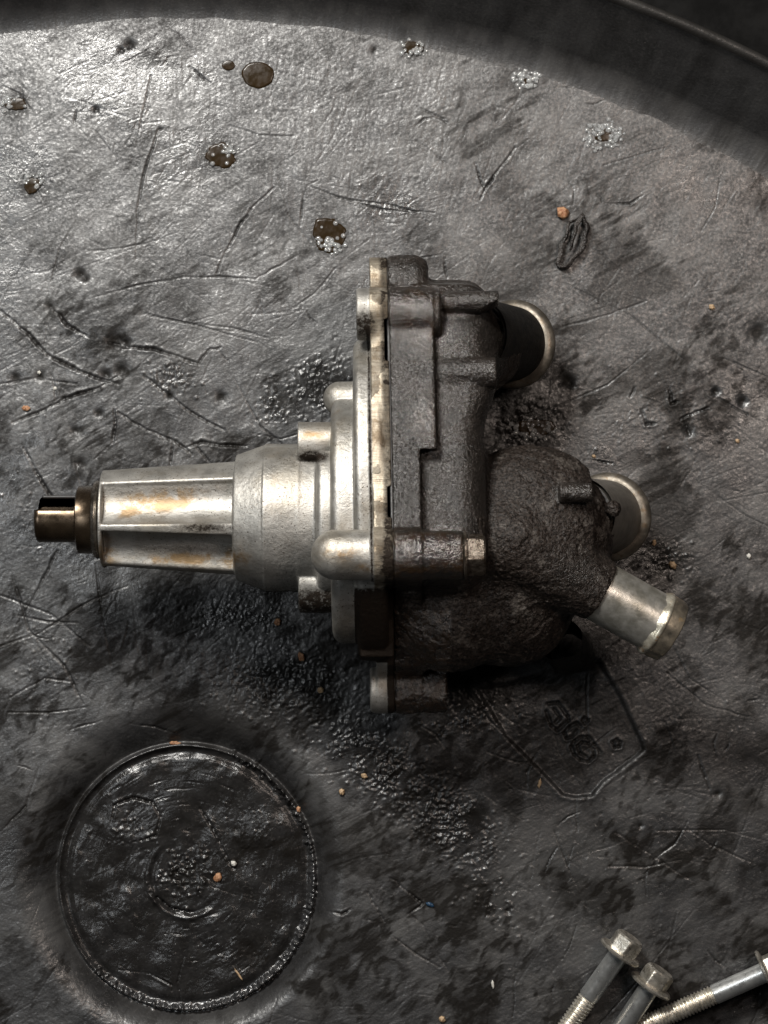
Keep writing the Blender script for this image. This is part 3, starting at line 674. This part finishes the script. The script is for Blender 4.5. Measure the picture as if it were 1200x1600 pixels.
def at_nose(P, N):
    u, v, w = P.T
    th = np.degrees(np.arctan2(v - V0, w))
    st = np.zeros(len(P))
    for (a, b, c, d, s_) in ((258, 782, 60, 14, 1.3), (205, 800, 40, 10, 1.0), (295, 872, 70, 9, 1.5), (170, 860, 14, 25, 1.2), (362, 872, 10, 14, 1.6), (385, 868, 14, 30, 0.5), (255, 790, 60, 16, .25), (300, 765, 50, 8, .5), (490, 682, 22, 8, 1.0), (430, 740, 14, 60, .3)):
        st += 1.2 * s_ * np.exp(-(((u - a) / c) ** 2 + ((v - b) / d) ** 2)) * (w > 0)
    gr = np.zeros(len(P))
    gr += 0.9 * np.exp(-(((u - 322) / 45) ** 2 + ((v - 824) / 9) ** 2)) + 0.5 * np.exp(-(((u - 300) / 70) ** 2 + ((v - 856) / 10) ** 2))
    gr += 1.4 * np.exp(-(((u - 492) / 26) ** 2 + ((v - 716) / 10) ** 2)) + 0.45 * np.exp(-(((u - 455) / 35) ** 2 + ((v - 855) / 45) ** 2))  # painted shade low on the upper lug; darker patch on the barrel
    gr += 1.2 * np.exp(-(((u - 500) / 28) ** 2 + ((v - 940) / 14) ** 2)) + 0.25 * sstep(-0.2, -0.9, -N[:, 1]) * 0
    gr += 0.35 * np.exp(-((v - 765) / 9) ** 2) * (u > 169) * (u < 366) * (w > 0) * sstep(0.3, 0.6, f3(P, 0.03, 3, 12) + 0.15)  # brown film on the pocket tops, doubling as their dark reflection
    gr += 0.55 * sstep(895, 925, v) + 0.7 * sstep(40, -40, w)  # grime and painted shade together, towards the low side and underside
    return {'stain': np.clip(st, 0, 1.5), 'grime_shade': np.clip(gr, 0, 1), 'machined': np.zeros(len(P))}
finish('bearing_housing', F, M_CAST, at_nose, lambda P, N: (f3(P, 0.22, 2, 3) - 0.5) * 0.5)

# --- back plate with flange
F = Field((484, 388, -240), (622, 1130, 250), 1.62)
def edisc(u0, u1, vc, wc, av, aw, rd):
    def d2(V, W): return (np.sqrt(((V - vc) / av) ** 2 + ((W - wc) / aw) ** 2) - 1) * min(av, aw)
    return ext(d2, u0, u1, rd)
F.add(*ext(outline, 584, 612, 2.5))
F.add(*edisc(519, 600, 815, 0, 190, 152, 15), k=4)
F.add(*edisc(556, 604, 782, -25, 252, 190, 11), k=4)
F.add(*cylx(563, 600, LUG_A[1], LUG_A[2], 40, 4), k=3)
F.add(*cylx(573, 600, LUG_C[1], LUG_C[2], 36, 5), k=3)
F.add(*cap((532, ob(540, 623, -30)[1], -30), (600, ob(540, 623, -30)[1], -30), 27), k=4)
F.add(*cap((529, LUG_B[1], LUG_B[2] - 3), (600, LUG_B[1], LUG_B[2] - 3), 37.5), k=6)
F.add(*box((560, 944, -20), (612, 1024, 52), 4), k=2)
for v0_, v1_ in ((507, 571), (762, 808)):
    F.cut((604, v0_, 40), (616, v1_, 250), box((605.5, v0_, 40), (618, v1_, 300), 1)[2])
def at_back(P, N):
    u, v, w = P.T
    mach = sstep(582.5, 585, u)
    gr = 0.95 * sstep(1, 0, np.abs(u - 581) / 4) * (v > 520) * (v < 905)  # darker band along the groove beside the flange
    gr = gr + 1.1 * np.exp(-(((u - 575) / 22) ** 2 + ((v - 516) / 22) ** 2)) + 0.30 * (f3(P, 0.03, 3, 8) > 0.55) * (u > 584)  # painted shade low on the top lug, plus dirt blotches on the flange
    gr += 4.0 * sstep(905, 945, v) * (u > 553) * (~((v > 1035) & (u < 602))) + 0.5 * sstep(930, 1000, v) * (u <= 553)  # dirt plus painted shade below the front boss and on the box
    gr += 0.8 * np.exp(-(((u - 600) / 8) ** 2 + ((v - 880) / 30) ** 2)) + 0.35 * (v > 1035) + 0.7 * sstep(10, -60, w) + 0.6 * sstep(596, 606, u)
    gr = np.where((v > 1035) & (u < 600), 0.15, gr)
    st = 1.1 * np.exp(-(((u - 535) / 26) ** 2 + ((v - 858) / 14) ** 2)) + 0.9 * np.exp(-(((u - 570) / 22) ** 2 + ((v - 880) / 12) ** 2)) + 0.5 * np.exp(-(((u - 530) / 10) ** 2 + ((v - 645) / 10) ** 2)) + 0.6 * (u > 586) * (v > 940) * (v < 1035)
    return {'stain': np.clip(st, 0, 1.5), 'grime_shade': np.clip(gr, 0, 4), 'machined': mach * (v < 940)}
finish('back_plate', F, M_CAST, at_back, lambda P, N: (f3(P, 0.2, 2, 4) - 0.5) * 0.6)

# gasket between the two halves
F = Field((608, 388, -240), (618, 1130, 250), 2.0)
F.add(*ext(lambda V, W: outline(V, W) + 3.0, 609.5, 615.5, 1))
finish('gasket', F, M_GASKET, lambda P, N: {})

# --- black cover (volute casting)
F = Field((606, 388, -235), (992, 1122, 250), 2.1)
P702 = ob(640, 702, 140)[1]
F.add(*ext(outline, 613.5, 656, 2.5))
F.add(*ext(lambda V, W: np.maximum(outline(V, W), np.maximum(V - P702, 452 - V)), 613.5, 681, 3))
VOUT = [(432, -60), (446, 20), (520, 72), (840, 158), (885, 140), (930, 70), (1000, 20), (1040, -50), (1040, -140), (920, -170), (640, -175), (470, -130)]
def vout(V, W):
    sh_ = np.broadcast(V, W).shape
    return poly2(VOUT, np.broadcast_to(V, sh_)[0], np.broadcast_to(W, sh_)[0])[None]
def uedge(V): return 776 - 20 * sstep(600, 680, V)
def vol(U, V, W):
    rd = 46; ue = uedge(V)
    q1 = vout(V, W) + rd; q2 = np.abs(U - (ue + 620) / 2) - (ue - 620) / 2 + rd
    return np.sqrt(np.maximum(q1, 0) ** 2 + np.maximum(q2, 0) ** 2) + np.minimum(np.maximum(q1, q2), 0) - rd
F.add((620, 388, -235), (780, 1100, 250), vol, 7)
F.add(*cylx(613.5, 692, LUG_A[1], LUG_A[2], 39, 4), k=5)
F.add(*cylx(613.5, 672, LUG_A[1], LUG_A[2], 42, 3), k=1)
F.add(*cylx(613.5, 676, LUG_D[1], LUG_D[2], 40, 17), k=12)
F.add(*cylx(613.5, 716, LUG_B[1], LUG_B[2] - 1, 36, 3), k=3)
F.add(*cylx(613.5, 694, LUG_C[1], LUG_C[2], 35, 3), k=3)
e1 = ob(780, 468, 70); e2 = ob(776, 577, 92)
F.add(*cap((706, e1[1] + 4, 58), (e1[0], e1[1] + 2, 60), 17, True), k=5)
F.cut((735, 470, 0), (840, 560, 150), sph(ob(800, 520, 75), 52)[2], 8)
F.add(*cap((700, e2[1] + 6, 74), (e2[0], e2[1] + 4, 76), 24, True), k=6)
F.add(*cap((716, 541, 10), (762, 541, -70), 69, True), k=10)
dm = ob(828, 832, -30)
dm[2] = -14
sA = sph(dm, 136, (1, 1, 0.78))
F.add(sA[0], (928, sA[1][1], sA[1][2]), lambda U, V, W: np.maximum(sA[2](U, V, W), U - 922), 22)
F.add(*sph((dm[0] + 4, dm[1] + 2, dm[2] - 8), 126, (1, 1, 0.76)), k=2)
F.add(*sph(ob(770, 925, -50), 108), k=25)
F.add(*sph(ob(700, 960, -20), 90), k=20)
F.add(*sph(ob(796, 940, -60), 100), k=20)
F.add(*sph(ob(770, 850, 5), 88, (1, 1, 0.85)), k=25)
nk0, nk1 = ob(800, 846, 42), ob(937, 923, 22)
F.add(*cap(nk0, nk1, 70, True, 50), k=11)
bs = ob(899, 770, 84)
F.add(*cylx(868, bs[0] + 26, bs[1], bs[2], 14.5, 3), k=4)
F.add(*sph(ob(958, 795, 20), 12), k=3)
def cdisp(P, N):
    u, v, w = P.T
    cr = crustm(P)
    lump = (f3(P, 0.04, 3, 5) - 0.5) * 2.8 + (f3(P, 0.24, 2, 6) - 0.5) * 2.6 + 1.6 * sstep(0.5, 0.56, f3(P, 0.06, 3, 16))
    return lump * cr + (f3(P, 0.25, 2, 7) - 0.5) * 0.9 * (1 - cr)
def crustm(P):
    u, v, w = P.T
    c = np.maximum(sstep(755, 775, u) * sstep(670, 700, v), sstep(900, 925, v) * 0.9)
    c = np.maximum(c, 0.9 * sstep(650, 665, u) * sstep(900, 880, v) * sstep(800, 815, v) * (w < LUG_B[2] - 45))
    c = c * (1 - 0.8 * np.exp(-(((u - 895) / 55) ** 2 + ((v - 892) / 38) ** 2)) - 0.95 * np.exp(-(((u - 896) / 36) ** 4 + ((v - 770) / 18) ** 4)))
    return np.clip(np.maximum(c, 0.7 * sstep(20, -20, w)), 0, 1)
def at_cov(P, N):
    u, v, w = P.T
    wet = 0.9 * np.exp(-(((u - 665) / 38) ** 2 + ((v - 530) / 28) ** 2)) + 0.9 * np.exp(-(((u - 662) / 22) ** 2 + ((v - 655) / 30) ** 2))
    wet += 1.2 * sstep(815, 850, v) * sstep(915, 900, v) * (u < 725) + 1.0 * np.exp(-(((u - 650) / 50) ** 2 + ((v - 480) / 30) ** 2)) + 0.8 * (v > 950) * (u < 700)
    return {'crust': crustm(P), 'wet': np.clip(wet, 0, 1)}
finish('cover', F, M_OILY, at_cov, cdisp)

# --- shaft, collar, ring (lathes)
def pump_lathe(name, prof, mat, origin, d, n=72, rfun=None, label=None, parent=pump, attrs=None, space='pump'):
    V, Q = lathe(prof, n, rfun); P = frame(V, np.array(origin, float), d)
    W_ = warp(P)
    o = link(name, mesh_np(name, W_, Q[:, ::-1], mat), parent)
    o.data.set_sharp_from_angle(angle=math.radians(40))
    if label: o['label'] = label
    return o
def dcut(X_, R_, T):       # flat on the drive end: facing up-left
    a = math.radians(-52); c = 18 / np.maximum(np.cos(T - a), 1e-3)
    return np.where((X_ < 119) & (np.cos(T - a) > 0) & (X_ > -1), np.minimum(R_, c), R_)
pr = [(57, 0.01), (57, 30), (59, 34), (62, 35.5)] + [(x, 35.5) for x in range(66, 118, 6)] + [(118, 35.5), (119.5, 35.5), (124, 35.5), (128, 35.5)]
V, Q = lathe(pr, 96)
# the tongue: cut a slot across the top-left of the end
th = np.arctan2(V[:, 1], V[:, 2])
P = frame(V, np.array([0, V0 + 1, 0]), (1, 0, 0))
sl = (P[:, 1] < V0 - 14) & (P[:, 0] < 119)
P[sl, 2] = np.minimum(P[sl, 2], -30)
shaft = link('drive_shaft', mesh_np('drive_shaft', warp(P), Q[:, ::-1], M_SHAFT), pump)
shaft.data.set_sharp_from_angle(angle=math.radians(35))
# raised lip behind the slot
F = Field((58, 765, -60), (130, 860, 60), 1.2)
F.add(*box((64, V0 - 37, -38), (126, V0 - 32, -12), 1.5))
finish('slot_lip', F, M_GASKET, lambda P, N: {})
pump_lathe('collar', [(122, 30), (122, 50), (124, 53), (146, 53.5), (148, 55), (150, 53), (152, 40)], M_SHAFT, (0, V0 + 1, 0), (1, 0, 0))
pump_lathe('retaining_ring', [(147, 40), (147, 56), (149, 60), (153, 61.5), (157, 60), (158.5, 56), (159, 50), (163, 50), (163, 66), (166, 70), (168, 60)], M_RING, (0, V0 + 1, 0), (1, 0, 0))

# --- mounting bolt on the cover
bolt = pump_lathe('cover_bolt', [(713, 10), (716, 34), (718, 36.5), (721, 36), (722, 30)], M_OILBOLT, (0, LUG_B[1], LUG_B[2] - 1), (1, 0, 0))
def hexr(r):
    def f(X_, R_, T):
        a = (T + math.radians(12)) % (math.pi / 3) - math.pi / 6
        return np.minimum(R_, r * 0.866 / np.cos(a))
    return f
hd = pump_lathe('bolt_head', [(718, 33), (722, 33), (742, 33), (746, 31), (749, 27), (749, 0.01)], M_OILBOLT, (0, LUG_B[1], LUG_B[2] - 1), (1, 0, 0), 96, hexr(33), parent=bolt)
hd.data.set_sharp_from_angle(angle=math.radians(30))

# --- pipes
def wavy(X_, R_, T): return R_ + 2.0 * np.sin(T * 3) + 1.2 * np.sin(T * 5 + 1)
def pipe(name, ring_obs, d, r, rb, length, mat, mat_bead, blabel=None, label=None, tail=14, rust=False):
    c = ob(*ring_obs); d = np.array(d, float); d /= np.linalg.norm(d)
    o = pump_lathe(name, [(-length, r), (-length * .5, r), (-10, r), (0, r + 1), (tail, r), (tail + 1.5, r - 1.5), (tail, r - 4), (-10, r - 5), (-length, r - 5)], mat, c, d, 96, label=label)
    k = [(13 * math.sin(a), r - 2 + (rb - r + 2) * math.cos(a)) for a in np.linspace(-1.57, 1.57, 13)]
    b = pump_lathe('pipe_bead', k, mat_bead, c, d, 96, parent=o)
    return o
pipe('inlet_pipe', (802, 538, -150), (0.44, 0.02, -0.9), 61, 73, 170, M_BLACK, M_BEAD, label='black oil filmed pipe stub beside the upper ears of the cover')
pipe('outlet_pipe', (950, 808, -150), (0.40, 0.02, -0.92), 60, 73, 150, M_TUBED, M_BEAD, label='dull grey pipe stub behind the crusted outlet body')
pump_lathe('added_black_stub', [(-60, 36), (0, 37), (34, 38), (38, 36), (38, 30), (0, 28)], M_BLACK, ob(886, 1012, -150), (0.25, 0.30, -0.9), 64, wavy, label='added black stub filling the dark spot under the lower right of the cover')  # black stub added to fill the dark spot below the neck
# heater pipe with a pressed shoulder near its end
c = ob(937, 924, 20); d3 = np.array([0.865, 0.485, -0.11]); d3 /= np.linalg.norm(d3)
hp = pump_lathe('heater_pipe', [(-60, 47.5), (0, 47.5), (60, 47.5), (97, 47.5), (103, 48)], M_TUBE, c, d3, 96, label='bright zinc coated pipe stub pointing down and right')
def wav(X_, R_, T): return R_ + 0.8 * np.sin(T * 7) + 0.6 * np.sin(T * 13 + 1)
pump_lathe('pipe_bead', [(91, 47), (95, 48.7), (98, 52), (101, 53.5), (104, 53.5), (106, 52), (107, 48)], M_LIP, c, d3, 96, wav, parent=hp)
pump_lathe('pipe_lip', [(105, 48), (106, 52), (112, 51.8), (124, 51), (129, 50), (130.5, 48), (129.5, 45), (100, 43)], M_STUB, c, d3, 96, wav, parent=hp)

# ------------------------------------------------------------------ loose bolts
def bolt_mesh():
    """three part meshes with the axis along -x from the washer at origin, px units"""
    parts = []
    V, Q = lathe([(0, 0.01), (0, 30), (1, 34.5), (4, 35.5), (6.5, 33), (8, 26), (9, 20)], 64); parts.append(('bolt_flange', V, Q, M_HEAD))
    V, Q = lathe([(7, 25), (26, 25), (30, 23.5), (33, 20), (32, 14), (31.5, 0.01)], 96, hexr(25.5)); parts.append(('bolt_head', V, Q, M_HEAD))
    V, Q = lathe([(-84, 12), (-84, 14.6), (-82, 15.6), (-2, 15.6), (0.5, 17)], 64); parts.append(('shank', V[:, :], Q, M_BOLT))
    L0, L1, pitch = -214, -82, 5.6
    xsn = np.arange(L0, L1, 0.7)
    def thr(X_, R_, T):
        ph = (X_ / pitch + T / (2 * math.pi)) % 1.0; z = np.abs(ph - 0.5) * 2
        end = sstep(0, 8, X_ - L0) * sstep(0, 5, L1 - X_)
        return 12.6 + 3.0 * np.clip(z * 1.25, 0, 1) * end
    V, Q = lathe([(L0 - 0.1, 0.01)] + [(x, 15) for x in xsn], 40, lambda a, b, c_: np.where(b < 1, b, thr(a, b, c_))); parts.append(('thread', V, Q, M_THREAD))
    return parts
bm = bolt_mesh()
meshes = []
for nme, V, Q, m in bm:
    me = mesh_np(nme, V * np.array([1, -1, 1]) * S, Q, m)
    me.set_sharp_from_angle(angle=math.radians(32)); meshes.append((nme, me))
blab = ['zinc flange bolt by the bottom edge, leftmost of the three loose ones',
        'zinc flange bolt in the middle of the three loose ones',
        'loose zinc flange bolt pointing down-left from the right edge of the photo, long thread showing']
for k, (u, v, du, dv) in enumerate([(967, 1491, -0.565, 0.825), (1015, 1543, -0.545, 0.838), (1193, 1520, -0.905, 0.425)]):
    zc = 36.5; L = 214
    tilt = math.asin((zc - 17) / L)
    r = bpy.data.objects.new('flange_bolt', None); C.objects.link(r)
    r.location = floor_pt(u, v, zc)
    ang = math.atan2(dv, -du)      # head direction in world: (-du, +dv)
    r.rotation_euler = (0.3 * k, -tilt, 0)
    r.rotation_euler = (Matrix.Rotation(math.atan2(dv, -du), 4, 'Z') @ Matrix.Rotation(-tilt, 4, 'Y') @ Matrix.Rotation(0.35 + 0.5 * k, 4, 'X')).to_euler()
    r['label'] = blab[k]; r['category'] = 'bolt'; r['group'] = 'loose flange bolts by the bottom edge of the tray'
    for nme, me in meshes: link(nme, me, r)

# ------------------------------------------------------------------ oil spots with water beads
def blob(u, v, ru, rv, h, n=56, seed=0, wb=1.0):
    """domed irregular puddle: verts/quads in px around (u,v)"""
    r_ = np.random.default_rng(seed); ph = r_.uniform(0, 6.28, 4)
    rings = [0.0, 0.35, 0.65, 0.85, 0.96, 1.0]; V = []; 
    for k, q in enumerate(rings):
        for a in np.linspace(0, 2 * math.pi, n, endpoint=False):
            w_ = 1 + wb * (0.10 * math.sin(2 * a + ph[0]) + 0.09 * math.sin(3 * a + ph[1]) + 0.06 * math.sin(7 * a + ph[2]) + 0.03 * math.sin(13 * a + ph[3]))
            V.append((u + ru * q * w_ * math.cos(a), v + rv * q * w_ * math.sin(a), h * (1 - q ** 2.5) + (-1.5 if q == 1 else 0)))
    Q = [(i * n + j, i * n + (j + 1) % n, (i + 1) * n + (j + 1) % n, (i + 1) * n + j) for i in range(len(rings) - 1) for j in range(n)]
    return np.array(V), np.array(Q)
def bead(u, v, r, z):
    V, Q = lathe([(0.01 + r * 0.72 * 0, 0)] , 8) if False else (None, None)
    n, m = 10, 5; V = []
    for k in range(m + 1):
        a = k / m * math.pi / 2
        for j in range(n):
            t = 2 * math.pi * j / n; V.append((u + r * math.cos(a) * math.cos(t), v + r * math.cos(a) * math.sin(t), z + r * 0.75 * math.sin(a)))
    Q = [(i * n + j, i * n + (j + 1) % n, (i + 1) * n + (j + 1) % n, (i + 1) * n + j) for i in range(m) for j in range(n)]
    return np.array(V), np.array(Q)
def px_mesh(name, parts, mat, origin, parent=None, flip=True):
    Vs = []; Qs = []; o = 0
    for V, Q in parts: Vs.append(V); Qs.append(Q + o); o += len(V)
    V = np.concatenate(Vs); Q = np.concatenate(Qs)
    W_ = np.stack([(V[:, 0] - origin[0]) * S, -(V[:, 1] - origin[1]) * S, (V[:, 2] - origin[2]) * S], -1)
    return link(name, mesh_np(name, W_, Q[:, ::-1] if flip else Q, mat), parent)
spots = [(403, 117, 25, 21, 2.6, 0, 0, 'round brown oil drop near the top of the tray, smooth without water beads', 11),
         (357, 102, 10, 8, 2.0, 0, 0, 'tiny dark oil dot just left of the round brown drop', 12),
         (345, 243, 30, 23, 1.6, 22, 26, 'beaded oil spot below the round brown drop, about triangular', 13),
         (514, 367, 34, 32, 1.8, 44, 32, 'brown beaded oil spot directly above the left side of the pump flange', 14),
         (25, 163, 22, 11, 1.4, 18, 26, 'flat beaded oil spot touching the left edge of the photo', 15),
         (50, 290, 16, 15, 1.4, 22, 24, 'small beaded spot below the one at the left edge', 16),
         (645, 75, 22, 12, 1.4, 26, 28, 'beaded spot close under the tray wall at top centre', 17),
         (822, 125, 12, 10, 1.0, 60, 20, 'brightest cluster of water beads by the foot of the tray wall', 18),
         (943, 212, 16, 12, 1.0, 90, 30, 'wide pale cluster of water beads right of the brightest one', 19),
         (838, 668, 34, 18, 1.5, 46, 38, 'oily puddle with bright beads between the inlet pipe and the outlet body', 20)]
for (u, v, ru, rv, h, nb, rb, lab, sd_) in spots:
    z = floor_z(u, v); rr = np.random.default_rng(sd_)
    r = bpy.data.objects.new('oil_spot', None); C.objects.link(r)
    r.location = ((u - CU) * S, -(v - CV) * S, z * S)
    r['label'] = lab; r['category'] = 'oil spot'; r['group'] = 'oil spots and water beads on the tray'
    px_mesh('oil_film', [blob(u, v, ru * (0.8 if nb else 1), rv * (0.8 if nb else 1), 0.5, seed=sd_, wb=0.8 if nb else 0.25)], M_OIL, (u, v, -1.9), r)
    if nb:
        B = []
        for k in range(nb):
            a = rr.uniform(0, 6.28) if (nb > 45 or k % 4 == 0) else rr.normal(sd_ * 1.9, 0.75); q = rb * math.sqrt(rr.uniform(0.05, 1.0)) * rr.uniform(0.7, 1.25)
            uu, vv = u + q * math.cos(a) * ru / max(ru, rv), v + q * math.sin(a) * rv / max(ru, rv)
            B.append(bead(uu, vv, rr.uniform(1.8, 4.6), floor_z(uu, vv) + 0.4 - z + (1.6 if q < ru * .8 else 0)))
        o = px_mesh('water_beads', B, M_WATER, (u, v, 0), r); o['kind'] = 'stuff'

# ------------------------------------------------------------------ crumbs and scraps
def crumb(u, v, ru, rv, ang, mat, label, h=None, name='crumb', cat='crumb', group='bits of grit scattered on the tray', seed=0):
    r_ = np.random.default_rng(seed + 100); n, m = 14, 9; V = []; ru *= 0.85; rv *= 0.85; h = h or min(ru, rv) * 0.8
    for k in range(m + 1):
        b = -math.pi / 2 + math.pi * k / m
        for j in range(n):
            a = 2 * math.pi * j / n
            q = np.array([math.cos(b) * math.cos(a), math.cos(b) * math.sin(a), math.sin(b)])
            w_ = 1 + 0.22 * math.sin(3 * q[0] * 2 + seed) * math.cos(4 * q[1] + seed * 2) + 0.12 * math.sin(9 * q[0] + 5 * q[2] + seed)
            q = q * w_ * np.array([ru, rv, h]); V.append((q[0] * math.cos(ang) - q[1] * math.sin(ang), q[0] * math.sin(ang) + q[1] * math.cos(ang), q[2]))
    Q = np.array([(i * n + j, i * n + (j + 1) % n, (i + 1) * n + (j + 1) % n, (i + 1) * n + j) for i in range(m) for j in range(n)])
    V = np.array(V); z = floor_z(u, v)
    me = mesh_np(name, np.stack([V[:, 0] * S, -V[:, 1] * S, V[:, 2] * S], -1), Q[:, ::-1], mat)
    o = link(name, me, None, label=label, category=cat)
    o.location = ((u - CU) * S, -(v - CV) * S, (z + h * 0.7) * S)
    if group: o['group'] = group
    return o
crumb(879, 333, 12, 11, 0.3, M_CRUMB, 'orange brown crumb touching the top of the black curled scrap', seed=1)
crumb(1051, 883, 9, 6, 0.6, M_TAN, 'tan flake right of the grey outlet pipe end', seed=2)
crumb(1022, 848, 4, 6, 0.2, M_TAN, 'small tan speck between the grey pipe bead and the tan flake', seed=3)
crumb(338, 1376, 7, 9, 0.2, M_CRUMB, 'orange crumb lying near the middle of the round well', seed=4)
crumb(41, 638, 7, 5, 0.1, M_CRUMB, 'orange red grain alone near the left edge, level with the flange', seed=5)
crumb(1112, 480, 6, 5, 0.8, M_TAN, 'tan grain on the upper right of the tray', seed=6)
crumb(1152, 689, 4, 4, 0.0, M_TAN, 'tiny tan grain near the right edge, level with the top of the outlet body', seed=7)
crumb(1170, 869, 5, 5, 0.0, M_WHITE, 'white grain near the right edge, level with the tan flake', seed=8)
crumb(434, 972, 6, 7, 0.7, M_CRUMB, 'brown grain in the shade below the silver housing', seed=9)
crumb(471, 1026, 6, 9, -0.6, M_CRUMB, 'brown oval grain below the back plate, left of the lowest lug', seed=10)
crumb(501, 1078, 5, 6, 0.7, M_TAN, 'tan grain left of the lowest lug', seed=11)
crumb(569, 1212, 6, 5, 0.7, M_TAN, 'yellowish grain on the upper grit patch below the pump', seed=12)
crumb(534, 1237, 5, 6, 0.2, M_TAN, 'tan grain on the left rim of the upper grit patch', seed=13)
crumb(770, 1538, 3, 8, -0.1, M_WHITE, 'upright pale sliver left of the loose bolts', seed=14)
crumb(691, 1592, 6, 6, 0.0, M_TAN, 'tan grain at the bottom edge of the photo', seed=15)
crumb(843, 1224, 3, 9, 0.15, M_TAN, 'pale sliver below the left side of the moulded shield', seed=16)
crumb(672, 1413, 7, 4, 0.4, M_BLUE, 'dark blue paint chip below the lower grit patch', seed=17)
crumb(270, 1165, 10, 4, 0.1, M_CRUMB, 'rust brown flake on the upper slope of the round well', seed=18)
crumb(465, 1269, 4, 6, 0.1, M_CRUMB, 'brown speck on the right rim of the round well', seed=19)
crumb(363, 1354, 6, 5, 0.4, M_WHITE, 'pale bead of grit right of the orange crumb in the well', seed=20)
crumb(928, 713, 4, 3, 0.4, M_TAN, 'tiny tan grain just above the grey outlet pipe', seed=21)
crumb(61, 582, 3.5, 3.5, 0.0, M_WHITE, 'white dot between long cuts at the far left', seed=22)
crumb(86, 607, 3.5, 3.5, 0.0, M_WHITE, 'white dot just below right of the other white dot at the far left', seed=23)
crumb(371, 1528, 1.8, 13, -0.62, M_TAN, 'thin straw splinter near the lower right of the round well', name='splinter', cat='splinter', group=None, h=1.8, seed=24)
# curled black scrap
def ribbon(path, wd, th):
    P = np.array(path, float); T = np.gradient(P, axis=0); T /= np.linalg.norm(T, axis=1)[:, None]
    B = np.cross(T, [0, 0, 1]); B /= np.maximum(np.linalg.norm(B, axis=1), 1e-6)[:, None]; Nn = np.cross(B, T)
    n = 12; V = []
    for i in range(len(P)):
        e = math.sin(math.pi * (i + 0.3) / (len(P) - 0.4)) ** 0.4
        for j in range(n):
            a = 2 * math.pi * j / n
            w_ = 1 + 0.35 * math.sin(i * 0.9 + j * 1.7) * math.cos(i * 0.37)
            V.append(P[i] + B[i] * wd * w_ * e * math.cos(a) + Nn[i] * th * w_ * e * math.sin(a))
    Q = np.array([(i * n + j, i * n + (j + 1) % n, (i + 1) * n + (j + 1) % n, (i + 1) * n + j) for i in range(len(P) - 1) for j in range(n)])
    return np.array(V), Q
ts = np.linspace(0, 1, 44)
key = np.array([(902, 340, 6), (888, 352, 12), (880, 378, 9), (872, 404, 7), (872, 418, 5), (884, 416, 9), (898, 402, 13), (912, 380, 11), (916, 352, 8), (908, 338, 12), (898, 356, 16), (894, 380, 15), (888, 396, 10)], float)
path = np.stack([np.interp(ts * 12, np.arange(13), key[:, k]) for k in range(3)], -1)
path[:, 0] += 1.5 * np.sin(ts * 60); path[:, 1] += 1.5 * np.cos(ts * 47)
o = px_mesh('rubber_scrap', [ribbon(path, 4.2, 5.0)], M_RUBBER, (893, 380, 0)); o.location = ((893 - CU) * S, -(380 - CV) * S, floor_z(893, 380) * S)
o['label'] = 'curled black scrap of greasy sealant right above the pump'; o['category'] = 'scrap'
